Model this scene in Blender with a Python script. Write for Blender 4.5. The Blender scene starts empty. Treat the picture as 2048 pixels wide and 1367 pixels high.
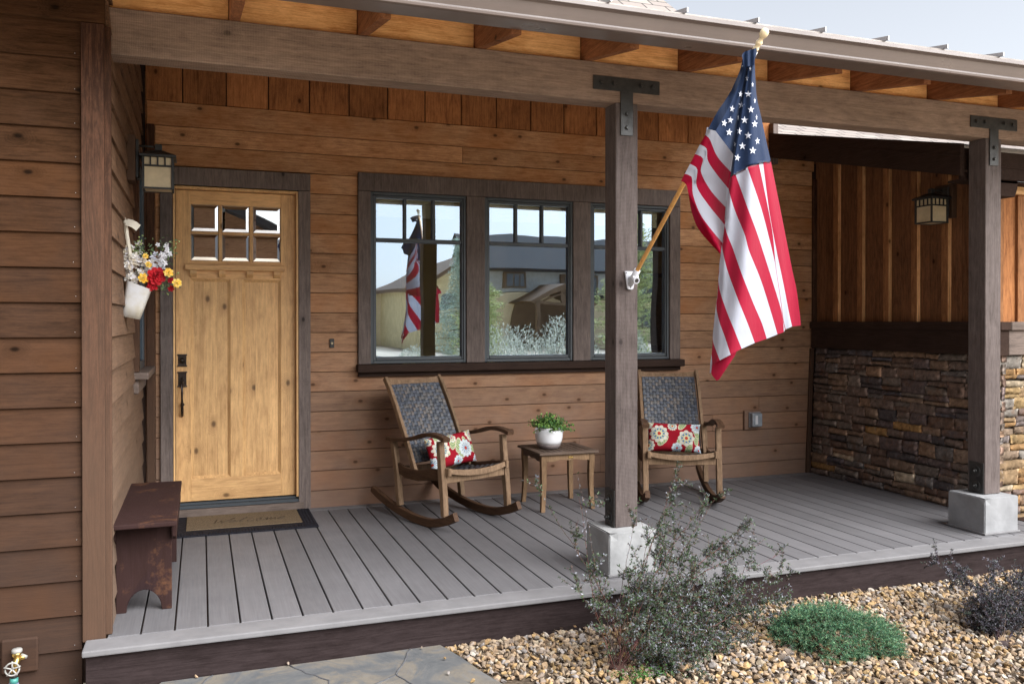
import bpy, bmesh, math, random
from mathutils import Vector, Matrix, noise
random.seed(7)
R = random.Random(11)
sc = bpy.context.scene
COL = sc.collection
PI = math.pi

# ------------------------------------------------------------------ camera geometry
F_PX, PX, PY, PSI, PIT = 1722.4, 1024.0, 652.2, 0.3465, 0.0058
CAM = Vector((-0.0274, -4.2465, 1.4181))
_s, _c, _sp, _cp = math.sin(PSI), math.cos(PSI), math.sin(PIT), math.cos(PIT)
_R = Vector((_c, -_s, 0)); _F = Vector((_s*_cp, _c*_cp, -_sp)); _U = Vector((_s*_sp, _c*_sp, _cp))
def at(u, v, ax, val):
    """a surveyed photograph point (2048 px wide) carried onto the plane ax = val"""
    r = _F + _R*((u-PX)/F_PX) + _U*((PY-v)/F_PX)
    i = 'xyz'.index(ax)
    return CAM + r*((val-CAM[i])/r[i])

# ------------------------------------------------------------------ helpers
def tag(o, label=None, cat=None, group=None, kind=None):
    if label: o['label'] = label
    if cat: o['category'] = cat
    if group: o['group'] = group
    if kind: o['kind'] = kind
    return o
def empty(name, loc=(0, 0, 0), rz=0.0, **k):
    o = bpy.data.objects.new(name, None); COL.objects.link(o)
    o.location = loc; o.rotation_euler = (0, 0, rz); o.empty_display_size = .1
    return tag(o, **k)

class MB:
    def __init__(s):
        s.bm = bmesh.new()
        s.rn = s.bm.verts.layers.float.new('rnd')
        s.cl = s.bm.verts.layers.float_color.new('tint')
    def _mark(s, vs, rnd, col=None):
        for v in vs:
            v[s.rn] = rnd
            if col: v[s.cl] = (*col, 1)
    def box(s, lo, hi, bev=.002, rnd=None, rot=None, piv=None, mat=0, seg=1, col=None):
        b = bmesh.new()
        bmesh.ops.create_cube(b, size=1)
        lo = Vector(lo); hi = Vector(hi)
        for v in b.verts:
            v.co = Vector((lo[i]+(hi[i]-lo[i])*(v.co[i]+.5) for i in range(3)))
        m = min(abs(hi[i]-lo[i]) for i in range(3))
        if bev > 0: bmesh.ops.bevel(b, geom=list(b.edges), offset=min(bev, m*.3), segments=seg, profile=.6, affect='EDGES')
        if rot is not None:
            p = Vector(piv) if piv is not None else (lo+hi)/2
            for v in b.verts: v.co = p + rot @ (v.co-p)
        s.merge(b, R.random()*10 if rnd is None else rnd, mat, col)
    def merge(s, b, rnd=0.0, mat=0, col=None):
        mp = {}
        for v in b.verts:
            n = s.bm.verts.new(v.co); n[s.rn] = rnd; mp[v] = n
            if col: n[s.cl] = (*col, 1)
        for f in b.faces:
            try:
                g = s.bm.faces.new([mp[v] for v in f.verts]); g.material_index = mat
            except ValueError: pass
        b.free()
    def prism(s, poly, ax, a, b, bev=.002, rnd=None, mat=0, col=None):
        """poly: 2-D points in the plane normal to axis ax, extruded from a to b"""
        def P(p, t):
            return {'x': (t, p[0], p[1]), 'y': (p[0], t, p[1]), 'z': (p[0], p[1], t)}[ax]
        q = bmesh.new()
        v0 = [q.verts.new(P(p, a)) for p in poly]; v1 = [q.verts.new(P(p, b)) for p in poly]
        n = len(poly)
        q.faces.new(v0); q.faces.new(v1[::-1])
        for i in range(n): q.faces.new([v0[i], v1[i], v1[(i+1) % n], v0[(i+1) % n]][::-1])
        bmesh.ops.recalc_face_normals(q, faces=q.faces)
        if bev > 0:
            es = [e for e in q.edges if len(e.link_faces) == 2 and e.calc_face_angle(0) > .6]
            bmesh.ops.bevel(q, geom=es, offset=bev, segments=1, affect='EDGES')
        s.merge(q, R.random()*10 if rnd is None else rnd, mat, col)
    def tube(s, pts, rad, seg=8, mat=0, rnd=0.0, col=None, cap=True):
        pts = [Vector(p) for p in pts]; n = len(pts)
        if not hasattr(rad, '__len__'): rad = [rad]*n
        rings = []; up = Vector((0, 0, 1))
        for i, p in enumerate(pts):
            t = (pts[min(i+1, n-1)]-pts[max(i-1, 0)])
            if t.length < 1e-9: t = Vector((0, 0, 1))
            t.normalize()
            a = t.cross(up)
            if a.length < .05: a = t.cross(Vector((1, 0, 0)))
            a.normalize(); b = t.cross(a)
            ring = []
            for k in range(seg):
                an = 2*PI*k/seg
                v = s.bm.verts.new(p+(a*math.cos(an)+b*math.sin(an))*rad[i]); v[s.rn] = rnd
                if col: v[s.cl] = (*col, 1)
                ring.append(v)
            rings.append(ring)
        for i in range(n-1):
            for k in range(seg):
                f = s.bm.faces.new((rings[i][k], rings[i][(k+1) % seg], rings[i+1][(k+1) % seg], rings[i+1][k]))
                f.material_index = mat; f.smooth = True
        if cap:
            for r_ in (rings[0][::-1], rings[-1]):
                try:
                    f = s.bm.faces.new(r_); f.material_index = mat
                except ValueError: pass
    def lathe(s, prof, seg=32, c=(0, 0, 0), mat=0, M=None, rnd=0.0, col=None):
        rings = []
        for r_, z in prof:
            ring = []
            for k in range(seg):
                a = 2*PI*k/seg
                p = Vector((r_*math.cos(a), r_*math.sin(a), z))
                if M is not None: p = M @ p
                v = s.bm.verts.new(p+Vector(c)); v[s.rn] = rnd
                if col: v[s.cl] = (*col, 1)
                ring.append(v)
            rings.append(ring)
        for i in range(len(rings)-1):
            for k in range(seg):
                f = s.bm.faces.new((rings[i][k], rings[i][(k+1) % seg], rings[i+1][(k+1) % seg], rings[i+1][k]))
                f.material_index = mat; f.smooth = True
        for r_, rev in ((rings[0], True), (rings[-1], False)):
            if prof[0 if rev else -1][0] > 1e-4:
                f = s.bm.faces.new(r_[::-1] if rev else r_); f.material_index = mat
    def sphere(s, c, r_, sub=2, scale=(1, 1, 1), mat=0, jit=0.0, rnd=0.0, col=None):
        b = bmesh.new(); bmesh.ops.create_icosphere(b, subdivisions=sub, radius=1)
        for v in b.verts:
            k = 1+(R.random()-.5)*jit
            v.co = Vector(c)+Vector((v.co[i]*r_*scale[i]*k for i in range(3)))
        for f in b.faces: f.smooth = True
        n0 = len(s.bm.faces); s.merge(b, rnd, mat, col)
        s.bm.faces.ensure_lookup_table()
        for f in s.bm.faces[n0:]: f.smooth = True
    def quad(s, pts, mat=0, rnd=0.0, col=None, smooth=False):
        vs = []
        for p in pts:
            v = s.bm.verts.new(p); v[s.rn] = rnd
            if col: v[s.cl] = (*col, 1)
            vs.append(v)
        f = s.bm.faces.new(vs); f.material_index = mat; f.smooth = smooth
        return f
    def build(s, name, mats, parent=None, loc=None, recalc=True, sharp=None, **k):
        if recalc: bmesh.ops.recalc_face_normals(s.bm, faces=s.bm.faces)
        me = bpy.data.meshes.new(name); s.bm.to_mesh(me); s.bm.free()
        if not isinstance(mats, (list, tuple)): mats = [mats]
        for m in mats: me.materials.append(m)
        o = bpy.data.objects.new(name, me); COL.objects.link(o)
        if parent is not None:
            o.parent = parent
            if parent.type == 'EMPTY' and parent.rotation_euler.z == 0 and loc is None and parent.parent is None:
                me.transform(Matrix.Translation(-Vector(parent.location)))
            elif loc == 'world':
                pass
        if sharp is not None:
            try: me.shade_smooth_by_angle(math.radians(sharp))
            except Exception: pass
        return tag(o, **k)
def sub(mb, name, mats, part, **k):
    """sub-part: its mesh is in world coordinates, its part hangs on an unrotated thing"""
    o = mb.build(name, mats, None, **k)
    root = part.parent
    o.parent = part
    if root is not None: o.data.transform(Matrix.Translation(-Vector(root.location)))
    return o
def raw(name, verts, faces, mats, parent=None, idx=None, cols=None, smooth=False, rnds=None, **k):
    me = bpy.data.meshes.new(name); me.from_pydata(verts, [], faces)
    if not isinstance(mats, (list, tuple)): mats = [mats]
    for m in mats: me.materials.append(m)
    if idx: me.polygons.foreach_set('material_index', idx)
    if smooth: me.polygons.foreach_set('use_smooth', [True]*len(faces))
    if cols:
        a = me.attributes.new('tint', 'FLOAT_COLOR', 'POINT')
        flat = []
        for c in cols: flat += [c[0], c[1], c[2], 1.0]
        a.data.foreach_set('color', flat)
    if rnds:
        a = me.attributes.new('rnd', 'FLOAT', 'POINT'); a.data.foreach_set('value', rnds)
    me.update()
    o = bpy.data.objects.new(name, me); COL.objects.link(o)
    if parent is not None:
        o.parent = parent
        if parent.type == 'EMPTY' and parent.rotation_euler.z == 0: me.transform(Matrix.Translation(-Vector(parent.location)))
    return tag(o, **k)

# ------------------------------------------------------------------ materials
def newmat(name):
    m = bpy.data.materials.new(name); m.use_nodes = True
    nt = m.node_tree; nt.nodes.clear()
    out = nt.nodes.new('ShaderNodeOutputMaterial'); b = nt.nodes.new('ShaderNodeBsdfPrincipled')
    nt.links.new(b.outputs[0], out.inputs[0])
    return m, nt, b, out
class NT:
    def __init__(s, nt): s.nt = nt
    def n(s, t, **k):
        o = s.nt.nodes.new(t)
        for a, v in k.items(): setattr(o, a, v)
        return o
    def l(s, a, b): s.nt.links.new(a, b)
    def math(s, op, a, b=None, c=None, clamp=False):
        o = s.n('ShaderNodeMath', operation=op); o.use_clamp = clamp
        for i, x in enumerate((a, b, c)):
            if x is None: continue
            if isinstance(x, (int, float)): o.inputs[i].default_value = x
            else: s.l(x, o.inputs[i])
        return o.outputs[0]
    def vmath(s, op, a, b=None):
        o = s.n('ShaderNodeVectorMath', operation=op)
        for i, x in enumerate((a, b)):
            if x is None: continue
            if isinstance(x, (tuple, list)): o.inputs[i].default_value = x
            else: s.l(x, o.inputs[i])
        return o.outputs[0]
    def mix(s, f, a, b, mode='MIX'):
        o = s.n('ShaderNodeMix', data_type='RGBA', blend_type=mode)
        for i, x in ((0, f), (6, a), (7, b)):
            if isinstance(x, (int, float)): o.inputs[i].default_value = x
            elif isinstance(x, (tuple, list)): o.inputs[i].default_value = (*x[:3], 1)
            else: s.l(x, o.inputs[i])
        return o.outputs[2]
    def noise(s, vec, scale=1, detail=3, rough=.55, dist=0.0):
        o = s.n('ShaderNodeTexNoise'); s.l(vec, o.inputs['Vector'])
        o.inputs['Scale'].default_value = scale; o.inputs['Detail'].default_value = detail
        o.inputs['Roughness'].default_value = rough; o.inputs['Distortion'].default_value = dist
        return o.outputs['Fac']
    def ramp(s, f, stops, interp='LINEAR'):
        o = s.n('ShaderNodeValToRGB'); s.l(f, o.inputs[0]); o.color_ramp.interpolation = interp
        e = o.color_ramp.elements
        while len(e) > 1: e.remove(e[-1])
        e[0].position = stops[0][0]; e[0].color = (*stops[0][1], 1) if len(stops[0][1]) == 3 else stops[0][1]
        for p, c in stops[1:]:
            q = e.new(p); q.color = (*c, 1)
        return o.outputs[0]
    def rng(s, f, a, b, c=0.0, d=1.0, smooth=False):
        o = s.n('ShaderNodeMapRange'); s.l(f, o.inputs[0])
        if smooth: o.interpolation_type = 'SMOOTHSTEP'
        for i, x in enumerate((a, b, c, d)): o.inputs[i+1].default_value = x
        return o.outputs[0]
    def attr(s, name, out='Fac'):
        o = s.n('ShaderNodeAttribute', attribute_name=name); return o.outputs[out]
    def bump(s, h, strength, dist, b, prev=None):
        o = s.n('ShaderNodeBump'); o.inputs['Strength'].default_value = strength; o.inputs['Distance'].default_value = dist
        s.l(h, o.inputs['Height'])
        if prev is not None: s.l(prev, o.inputs['Normal'])
        s.l(o.outputs[0], b.inputs['Normal']); return o.outputs[0]
def setp(b, rough=.6, spec=.4, metal=0.0):
    b.inputs['Roughness'].default_value = rough; b.inputs['Specular IOR Level'].default_value = spec
    b.inputs['Metallic'].default_value = metal

def wood(name, dark, light, axis='x', rough=.7, spec=.12, knots=.5, contrast=1.0, var=.35, grey=None, gz=(0, 3), bump=.25,
         saw=0.0, scale=1.0, hue=None, worn=None):
    m, nt, b, out = newmat(name); N = NT(nt)
    tc = N.n('ShaderNodeTexCoord').outputs['Object']
    rn = N.attr('rnd')
    cmb = N.n('ShaderNodeCombineXYZ'); 
    N.l(N.math('MULTIPLY', rn, 7.31), cmb.inputs[0]); N.l(N.math('MULTIPLY', rn, 3.77), cmb.inputs[1]); N.l(N.math('MULTIPLY', rn, 5.13), cmb.inputs[2])
    p = N.vmath('ADD', tc, cmb.outputs[0])
    i = 'xyz'.index(axis)
    sl = [11.0*scale]*3; sl[i] = .8*scale
    sk = [5.0*scale]*3; sk[i] = 3.2*scale
    sf = [190.0]*3; sf[i] = 4.0
    # knots
    vo = N.n('ShaderNodeTexVoronoi', feature='F1', voronoi_dimensions='2D'); vo.inputs['Scale'].default_value = 1.0
    sp_ = N.n('ShaderNodeSeparateXYZ'); N.l(p, sp_.inputs[0]); o1, o2 = [q for q in range(3) if q != i]
    cb_ = N.n('ShaderNodeCombineXYZ'); N.l(N.math('MULTIPLY', sp_.outputs[i], sk[i]), cb_.inputs[0])
    N.l(N.math('MULTIPLY', N.math('ADD', sp_.outputs[o1], sp_.outputs[o2]), sk[o1]), cb_.inputs[1]); N.l(cb_.outputs[0], vo.inputs['Vector'])
    sepc = N.n('ShaderNodeSeparateColor'); N.l(vo.outputs['Color'], sepc.inputs[0])
    gate = N.math('GREATER_THAN', sepc.outputs[0], 1-knots*.6)
    kd = vo.outputs['Distance']
    kn = N.math('MULTIPLY', N.rng(kd, .025, .085, 1, 0, True), gate)
    kh = N.math('MULTIPLY', N.rng(kd, .05, .26, 1, 0, True), gate)
    n1 = N.noise(N.vmath('MULTIPLY', p, tuple(sl)), 1.0, 3, .5, .35)
    n1k = N.math('ADD', n1, N.math('MULTIPLY', kh, .28))
    ring = N.math('SINE', N.math('MULTIPLY', n1k, 92.0))
    ring = N.math('MULTIPLY_ADD', ring, .5, .5)
    ring = N.math('POWER', ring, 2.0)
    fine = N.noise(N.vmath('MULTIPLY', p, tuple(sf)), 1.0, 3, .6)
    blot = N.noise(p, 2.2, 3, .6)
    strk = N.noise(N.vmath('MULTIPLY', p, tuple((60.0 if q != i else 1.8) for q in range(3))), 1.0, 4, .65, .25)
    mot = N.noise(N.vmath('MULTIPLY', p, tuple((34.0 if q != i else 9.0) for q in range(3))), 1.0, 5, .75, .3)
    spk = N.noise(N.vmath('MULTIPLY', p, tuple((260.0 if q != i else 60.0) for q in range(3))), 1.0, 2, .6)
    f = N.math('ADD', N.math('MULTIPLY', ring, .17*contrast), N.math('MULTIPLY', N.rng(fine, .3, .7), .24*contrast))
    f = N.math('ADD', f, N.math('MULTIPLY', N.rng(strk, .34, .66), .24*contrast))
    f = N.math('ADD', f, N.math('MULTIPLY', N.rng(mot, .34, .66), .40*contrast))
    f = N.math('ADD', f, N.math('MULTIPLY', N.rng(spk, .3, .7), .16*contrast))
    f = N.math('ADD', f, N.math('MULTIPLY', N.rng(blot, .3, .7), .30))
    f = N.math('SUBTRACT', f, .18)
    c = N.mix(f, tuple(x*1.12 for x in light), tuple(x*.72 for x in dark))
    # board to board variation
    rr = N.math('FRACT', N.math('MULTIPLY', rn, 3.931))
    k = N.math('MULTIPLY_ADD', rr, var, 1-var*.5)
    kc = N.n('ShaderNodeCombineColor'); 
    for q in range(3): N.l(k, kc.inputs[q])
    c = N.mix(1.0, c, kc.outputs[0], 'MULTIPLY')
    if hue:
        rh = N.math('FRACT', N.math('MULTIPLY', rn, 9.177))
        c = N.mix(N.math('MULTIPLY', N.math('MULTIPLY', rh, N.rng(blot, .35, .65)), .75), c, hue)
    if grey:
        sx = N.n('ShaderNodeSeparateXYZ'); N.l(tc, sx.inputs[0])
        g = N.rng(N.math('ADD', sx.outputs[2], N.math('MULTIPLY', N.math('SUBTRACT', blot, .5), 1.6)), gz[0], gz[1], 1, 0)
        c = N.mix(N.math('MULTIPLY', g, .85), c, grey)
    c = N.mix(N.math('MULTIPLY', kh, .30), c, tuple(x*.6 for x in dark))
    c = N.mix(N.math('MULTIPLY', kn, .85), c, tuple(x*.22 for x in dark))
    if worn:
        geo = N.n('ShaderNodeNewGeometry')
        e = N.rng(geo.outputs['Pointiness'], .5, .56)
        w = N.math('MULTIPLY', N.rng(N.noise(tc, 6, 5, .7), .53, .66), .6)
        c = N.mix(N.math('MAXIMUM', w, N.math('MULTIPLY', e, .12)), c, worn)
    N.l(c, b.inputs['Base Color'])
    setp(b, rough, spec)
    N.l(N.rng(fine, .2, .8, rough-.08, rough+.12), b.inputs['Roughness'])
    h = N.math('ADD', N.math('MULTIPLY', fine, .8), N.math('MULTIPLY', ring, .25))
    if saw:
        ws = [0, 0, 0]; ws[i] = 1
        w = N.n('ShaderNodeTexWave', wave_type='BANDS', bands_direction=axis.upper()); N.l(tc, w.inputs['Vector'])
        w.inputs['Scale'].default_value = 42; w.inputs['Distortion'].default_value = 1.5; w.inputs['Detail'].default_value = 2
        h = N.math('ADD', h, N.math('MULTIPLY', w.outputs['Fac'], saw))
        c2 = N.mix(N.math('MULTIPLY', w.outputs['Fac'], .16), c, tuple(x*1.9 for x in light))
        N.l(c2, b.inputs['Base Color'])
    N.bump(h, bump, .002, b)
    return m
def plain(name, col, rough=.5, spec=.5, metal=0.0, nscale=30, namp=.12, bump=0.0, col2=None):
    m, nt, b, out = newmat(name); N = NT(nt)
    tc = N.n('ShaderNodeTexCoord').outputs['Object']
    n = N.noise(tc, nscale, 4, .6)
    c2 = col2 or tuple(x*(1-namp*2) for x in col)
    c = N.mix(N.rng(n, .35, .65), col, c2)
    N.l(c, b.inputs['Base Color']); setp(b, rough, spec, metal)
    N.l(N.rng(n, .3, .7, max(rough-.08, .03), rough+.08), b.inputs['Roughness'])
    if bump: N.bump(N.noise(tc, nscale*3, 3, .6), bump, .002, b)
    return m
def tinted(name, rough=.6, spec=.3, trans=0.0, nscale=25, namp=.3, bump=.2, sss=0.0):
    """colour from the mesh's own tint attribute with procedural mottling"""
    m, nt, b, out = newmat(name); N = NT(nt)
    tc = N.n('ShaderNodeTexCoord').outputs['Object']
    t = N.attr('tint', 'Color')
    n = N.noise(tc, nscale, 4, .65)
    v = N.rng(n, .25, .75, 1-namp, 1+namp)
    kc = N.n('ShaderNodeCombineColor')
    for q in range(3): N.l(v, kc.inputs[q])
    c = N.mix(1.0, t, kc.outputs[0], 'MULTIPLY')
    N.l(c, b.inputs['Base Color']); setp(b, rough, spec)
    if bump: N.bump(N.noise(tc, nscale*2.5, 4, .65), bump, .004, b)
    if trans:
        tr = N.n('ShaderNodeBsdfTranslucent'); N.l(c, tr.inputs[0])
        mx = N.n('ShaderNodeMixShader'); mx.inputs[0].default_value = trans
        N.l(b.outputs[0], mx.inputs[1]); N.l(tr.outputs[0], mx.inputs[2]); N.l(mx.outputs[0], out.inputs[0])
    return m
def cloth(name, col, trans=.35, weave=900):
    m, nt, b, out = newmat(name); N = NT(nt)
    tc = N.n('ShaderNodeTexCoord').outputs['Object']
    n = N.noise(tc, 6, 3, .5)
    c = N.mix(N.rng(n, .3, .7), col, tuple(x*.88 for x in col))
    N.l(c, b.inputs['Base Color']); setp(b, .75, .15)
    b.inputs['Sheen Weight'].default_value = .15
    N.bump(N.math('ADD', N.noise(tc, 14, 4, .6), N.math('MULTIPLY', N.noise(N.vmath('MULTIPLY', tc, (60, 60, 14)), 1, 3, .6), .5)), .55, .005, b)
    tr = N.n('ShaderNodeBsdfTranslucent'); N.l(c, tr.inputs[0])
    mx = N.n('ShaderNodeMixShader'); mx.inputs[0].default_value = trans
    N.l(b.outputs[0], mx.inputs[1]); N.l(tr.outputs[0], mx.inputs[2]); N.l(mx.outputs[0], out.inputs[0])
    return m
def glass(name, refl=.5, wav=.02, tint=(.95, .97, 1)):
    m, nt, b, out = newmat(name); N = NT(nt); nt.nodes.remove(b)
    tc = N.n('ShaderNodeTexCoord').outputs['Object']
    g = N.n('ShaderNodeBsdfGlossy'); g.inputs['Roughness'].default_value = 0.0; g.inputs[0].default_value = (*tint, 1)
    t = N.n('ShaderNodeBsdfTransparent'); t.inputs[0].default_value = (.93, .95, .93, 1)
    bp = N.n('ShaderNodeBump'); bp.inputs['Strength'].default_value = 1.0; bp.inputs['Distance'].default_value = wav
    N.l(N.noise(tc, 2.2, 0, .5), bp.inputs['Height']); N.l(bp.outputs[0], g.inputs['Normal'])
    mx = N.n('ShaderNodeMixShader'); mx.inputs[0].default_value = refl
    N.l(t.outputs[0], mx.inputs[1]); N.l(g.outputs[0], mx.inputs[2]); N.l(mx.outputs[0], out.inputs[0])
    return m

M = {}
SD, SL = (.27, .125, .060), (.60, .34, .175)
GREYW = (.165, .112, .090)  # grey weathering low on the wall; upper boards lightened for missing bounce light
M['side_x'] = wood('siding_stain_x', SD, SL, 'x', grey=GREYW, gz=(.1, 2.5), var=.4, hue=(.42, .16, .045), knots=.75)
M['side_y'] = wood('siding_stain_y', SD, SL, 'y', grey=GREYW, gz=(.1, 2.5), var=.4, hue=(.42, .16, .045), knots=.6)
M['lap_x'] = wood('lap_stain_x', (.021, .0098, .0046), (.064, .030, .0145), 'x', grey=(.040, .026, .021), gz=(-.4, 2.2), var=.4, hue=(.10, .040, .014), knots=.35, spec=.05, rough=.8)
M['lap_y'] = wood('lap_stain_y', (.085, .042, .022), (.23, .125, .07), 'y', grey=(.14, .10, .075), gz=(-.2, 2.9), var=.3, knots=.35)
M['board_z'] = wood('board_stain_z', (.20, .072, .026), (.45, .19, .07), 'z', var=.35, knots=.5)
M['board_shaded'] = wood('board_stain_shaded', (.095, .040, .019), (.22, .10, .046), 'z', var=.35, knots=.5)  # shaded copy of the board stain: the side face's shade put into colour
M['batten_z'] = wood('batten_stain_z', (.16, .065, .026), (.36, .165, .07), 'z', var=.3, knots=.3)
M['corner_z'] = wood('corner_stain_z', (.045, .018, .009), (.125, .054, .029), 'z', var=.2, knots=.25, grey=(.076, .045, .030), gz=(.5, 2.9), contrast=1.4, bump=.5)
M['trim_x'] = wood('trim_paint_x', (.085, .064, .054), (.18, .137, .116), 'x', var=.15, knots=.15, contrast=.9, rough=.6, bump=.4)
M['trim_z'] = wood('trim_paint_z', (.085, .066, .060), (.18, .142, .126), 'z', var=.15, knots=.15, contrast=.9, rough=.6, bump=.4)
M['beam_x'] = wood('beam_x', (.14, .095, .070), (.29, .205, .155), 'x', var=.1, knots=.3, saw=.5, bump=.5, rough=.65)
M['post_z'] = wood('post_z', (.060, .045, .041), (.125, .101, .094), 'z', var=.1, knots=.2, saw=.5, bump=.5, rough=.62)
M['dark_x'] = wood('dark_trim_x', (.022, .013, .010), (.045, .028, .022), 'x', var=.15, knots=.1, contrast=.7, spec=.06)
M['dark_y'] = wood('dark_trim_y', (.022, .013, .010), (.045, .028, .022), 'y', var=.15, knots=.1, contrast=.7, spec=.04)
M['block_x'] = wood('blocking_x', (.80, .36, .11), (.98, .62, .28), 'x', var=.2, knots=.5, contrast=1.1)
M['raft_y'] = wood('rafter_y', (.16, .058, .025), (.32, .135, .06), 'y', var=.2, knots=.3)
M['soffit'] = wood('soffit_boards', (.50, .26, .11), (.80, .52, .26), 'x', var=.3, knots=.5)
M['skirt'] = wood('skirt_paint', (.017, .0115, .011), (.036, .026, .026), 'x', var=.1, knots=.15, contrast=.9, bump=.35, spec=.04, rough=.8)
M['door'] = wood('door_alder_z', (.40, .19, .068), (.73, .455, .205), 'z', var=.25, knots=.9, contrast=.75, rough=.42, spec=.4, bump=.1, scale=.8)
M['door_x'] = wood('door_alder_x', (.40, .19, .068), (.71, .435, .195), 'x', var=.25, knots=.8, contrast=.75, rough=.42, spec=.4, bump=.1, scale=.8)
M['chair'] = wood('chair_teak', (.105, .062, .035), (.26, .17, .105), 'z', var=.25, knots=.05, contrast=.9, rough=.6, scale=2.0)
M['chair_d'] = wood('chair_teak_arm', (.042, .022, .013), (.105, .058, .034), 'y', var=.2, knots=.05, contrast=.9, rough=.55, scale=2.0)
M['table'] = wood('table_teak', (.10, .056, .028), (.245, .155, .088), 'z', var=.25, knots=.05, contrast=.9, rough=.6, scale=2.0)
M['table_top'] = wood('table_top_teak', (.055, .036, .027), (.12, .085, .065), 'y', var=.25, knots=.05, contrast=.8, rough=.55, scale=2.0)
M['bench'] = wood('bench_paint', (.009, .0055, .007), (.020, .012, .015), 'z', var=.1, knots=.1, contrast=.7, rough=.6, spec=.06, worn=(.13, .06, .03), bump=.15)
M['pole'] = wood('pole_wood', (.45, .20, .05), (.70, .38, .12), 'z', knots=.02, var=0, rough=.35, spec=.5, contrast=.8)
def deckmat():
    m, nt, b, out = newmat('composite_decking'); N = NT(nt)
    tc = N.n('ShaderNodeTexCoord').outputs['Object']; rn = N.attr('rnd')
    v = N.n('ShaderNodeCombineXYZ'); N.l(rn, v.inputs[1])
    p = N.vmath('ADD', tc, v.outputs[0])
    g = N.noise(N.vmath('MULTIPLY', p, (130, 2.2, 130)), 1, 4, .65, .2)
    w = N.noise(N.vmath('MULTIPLY', p, (14, .9, 14)), 1, 2, .5, .6)
    ring = N.math('MULTIPLY_ADD', N.math('SINE', N.math('MULTIPLY', w, 55)), .5, .5)
    bl = N.noise(tc, 1.7, 4, .6)
    f = N.math('ADD', N.math('MULTIPLY', N.rng(g, .3, .7), .45), N.math('MULTIPLY', ring, .15))
    f = N.math('ADD', f, N.math('MULTIPLY', N.rng(bl, .3, .7), .4))
    c = N.mix(f, (.146, .141, .147), (.090, .086, .090))
    rr = N.math('MULTIPLY_ADD', N.math('FRACT', N.math('MULTIPLY', rn, 4.77)), .22, .89)
    kc = N.n('ShaderNodeCombineColor')
    for q in range(3): N.l(rr, kc.inputs[q])
    c = N.mix(1.0, c, kc.outputs[0], 'MULTIPLY')
    # scuffs and dust
    sc_ = N.rng(N.noise(N.vmath('MULTIPLY', tc, (22, 5, 22)), 1, 4, .7), .62, .75)
    c = N.mix(N.math('MULTIPLY', sc_, .35), c, (.20, .195, .20))
    N.l(c, b.inputs['Base Color']); setp(b, .6, .25)
    N.l(N.rng(bl, .3, .7, .52, .68), b.inputs['Roughness'])
    N.bump(g, .25, .0015, b)
    return m
M['deck'] = deckmat()
M['nosing'] = plain('nosing_composite', (.172, .166, .170), .6, .25, nscale=6, namp=.1, bump=.1)
M['concrete'] = plain('plinth_concrete', (.27, .27, .275), .85, .2, nscale=5, namp=.13, bump=.55)
M['steel'] = plain('black_steel', (.045, .044, .043), .42, .5, .3, nscale=18, namp=.25, bump=.1)
M['iron'] = plain('lamp_iron', (.035, .036, .036), .5, .5, .2, nscale=20, namp=.2)
M['bronze'] = plain('bronze', (.055, .042, .035), .32, .5, .7, nscale=25, namp=.2)
M['gutter'] = plain('gutter_paint', (.13, .100, .088), .35, .5, nscale=4, namp=.05)
M['gutter_d'] = plain('gutter_underside', (.09, .062, .05), .45, .5, nscale=4, namp=.05)
M['seam'] = plain('roof_metal', (.20, .17, .15), .4, .5, .3, nscale=8, namp=.1)
M['sash'] = plain('sash_bronze', (.050, .060, .070), .42, .5, nscale=6, namp=.06)
M['rubber'] = plain('mat_rubber', (.016, .016, .022), .7, .1, nscale=50, namp=.2, bump=.3)
M['coir'] = plain('mat_coir', (.21, .155, .10), .95, .05, nscale=220, namp=.3, bump=1.0)
M['ink'] = plain('mat_ink', (.09, .065, .045), .95, .05, nscale=200, namp=.2)
M['cream'] = plain('lamp_glass', (.62, .51, .33), .35, .4, nscale=14, namp=.1)
M['white'] = plain('white_enamel', (.60, .61, .63), .35, .5, nscale=8, namp=.05)
M['bracket'] = plain('white_cast', (.55, .56, .60), .4, .5, nscale=30, namp=.06)
M['glaze'] = plain('white_glaze', (.72, .72, .74), .12, .6, nscale=5, namp=.03)
M['clay'] = plain('bare_clay', (.20, .165, .16), .7, .3, nscale=25, namp=.12)
M['brass'] = plain('brass', (.50, .34, .11), .28, .5, .9, nscale=20, namp=.15)
M['whitepaint'] = plain('white_handwheel', (.30, .29, .27), .5, .4, nscale=30, namp=.15)
M['hose'] = plain('hose_teal', (.05, .22, .19), .4, .4, nscale=20, namp=.05)
M['hose2'] = plain('hose_lilac', (.25, .22, .36), .4, .4, nscale=20, namp=.05)
M['ribbon'] = cloth('ribbon_cream', (.78, .73, .62), .25)
M['fred'] = cloth('flag_red', (.33, .004, .030), .35)
M['fwhite'] = cloth('flag_white', (.44, .46, .53), .35)
M['fblue'] = cloth('flag_blue', (.010, .024, .066), .25)
M['star'] = plain('star_white', (.52, .54, .62), .7, .2, nscale=20, namp=.03)
M['finial'] = plain('finial_wood', (.85, .70, .45), .3, .5, nscale=20, namp=.06)
M['bandw'] = plain('finial_white', (.8, .78, .74), .4, .5)
M['tint'] = tinted('tinted', .6, .3)
M['stone'] = tinted('stone', .95, .05, nscale=22, namp=.42, bump=1.0)
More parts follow.
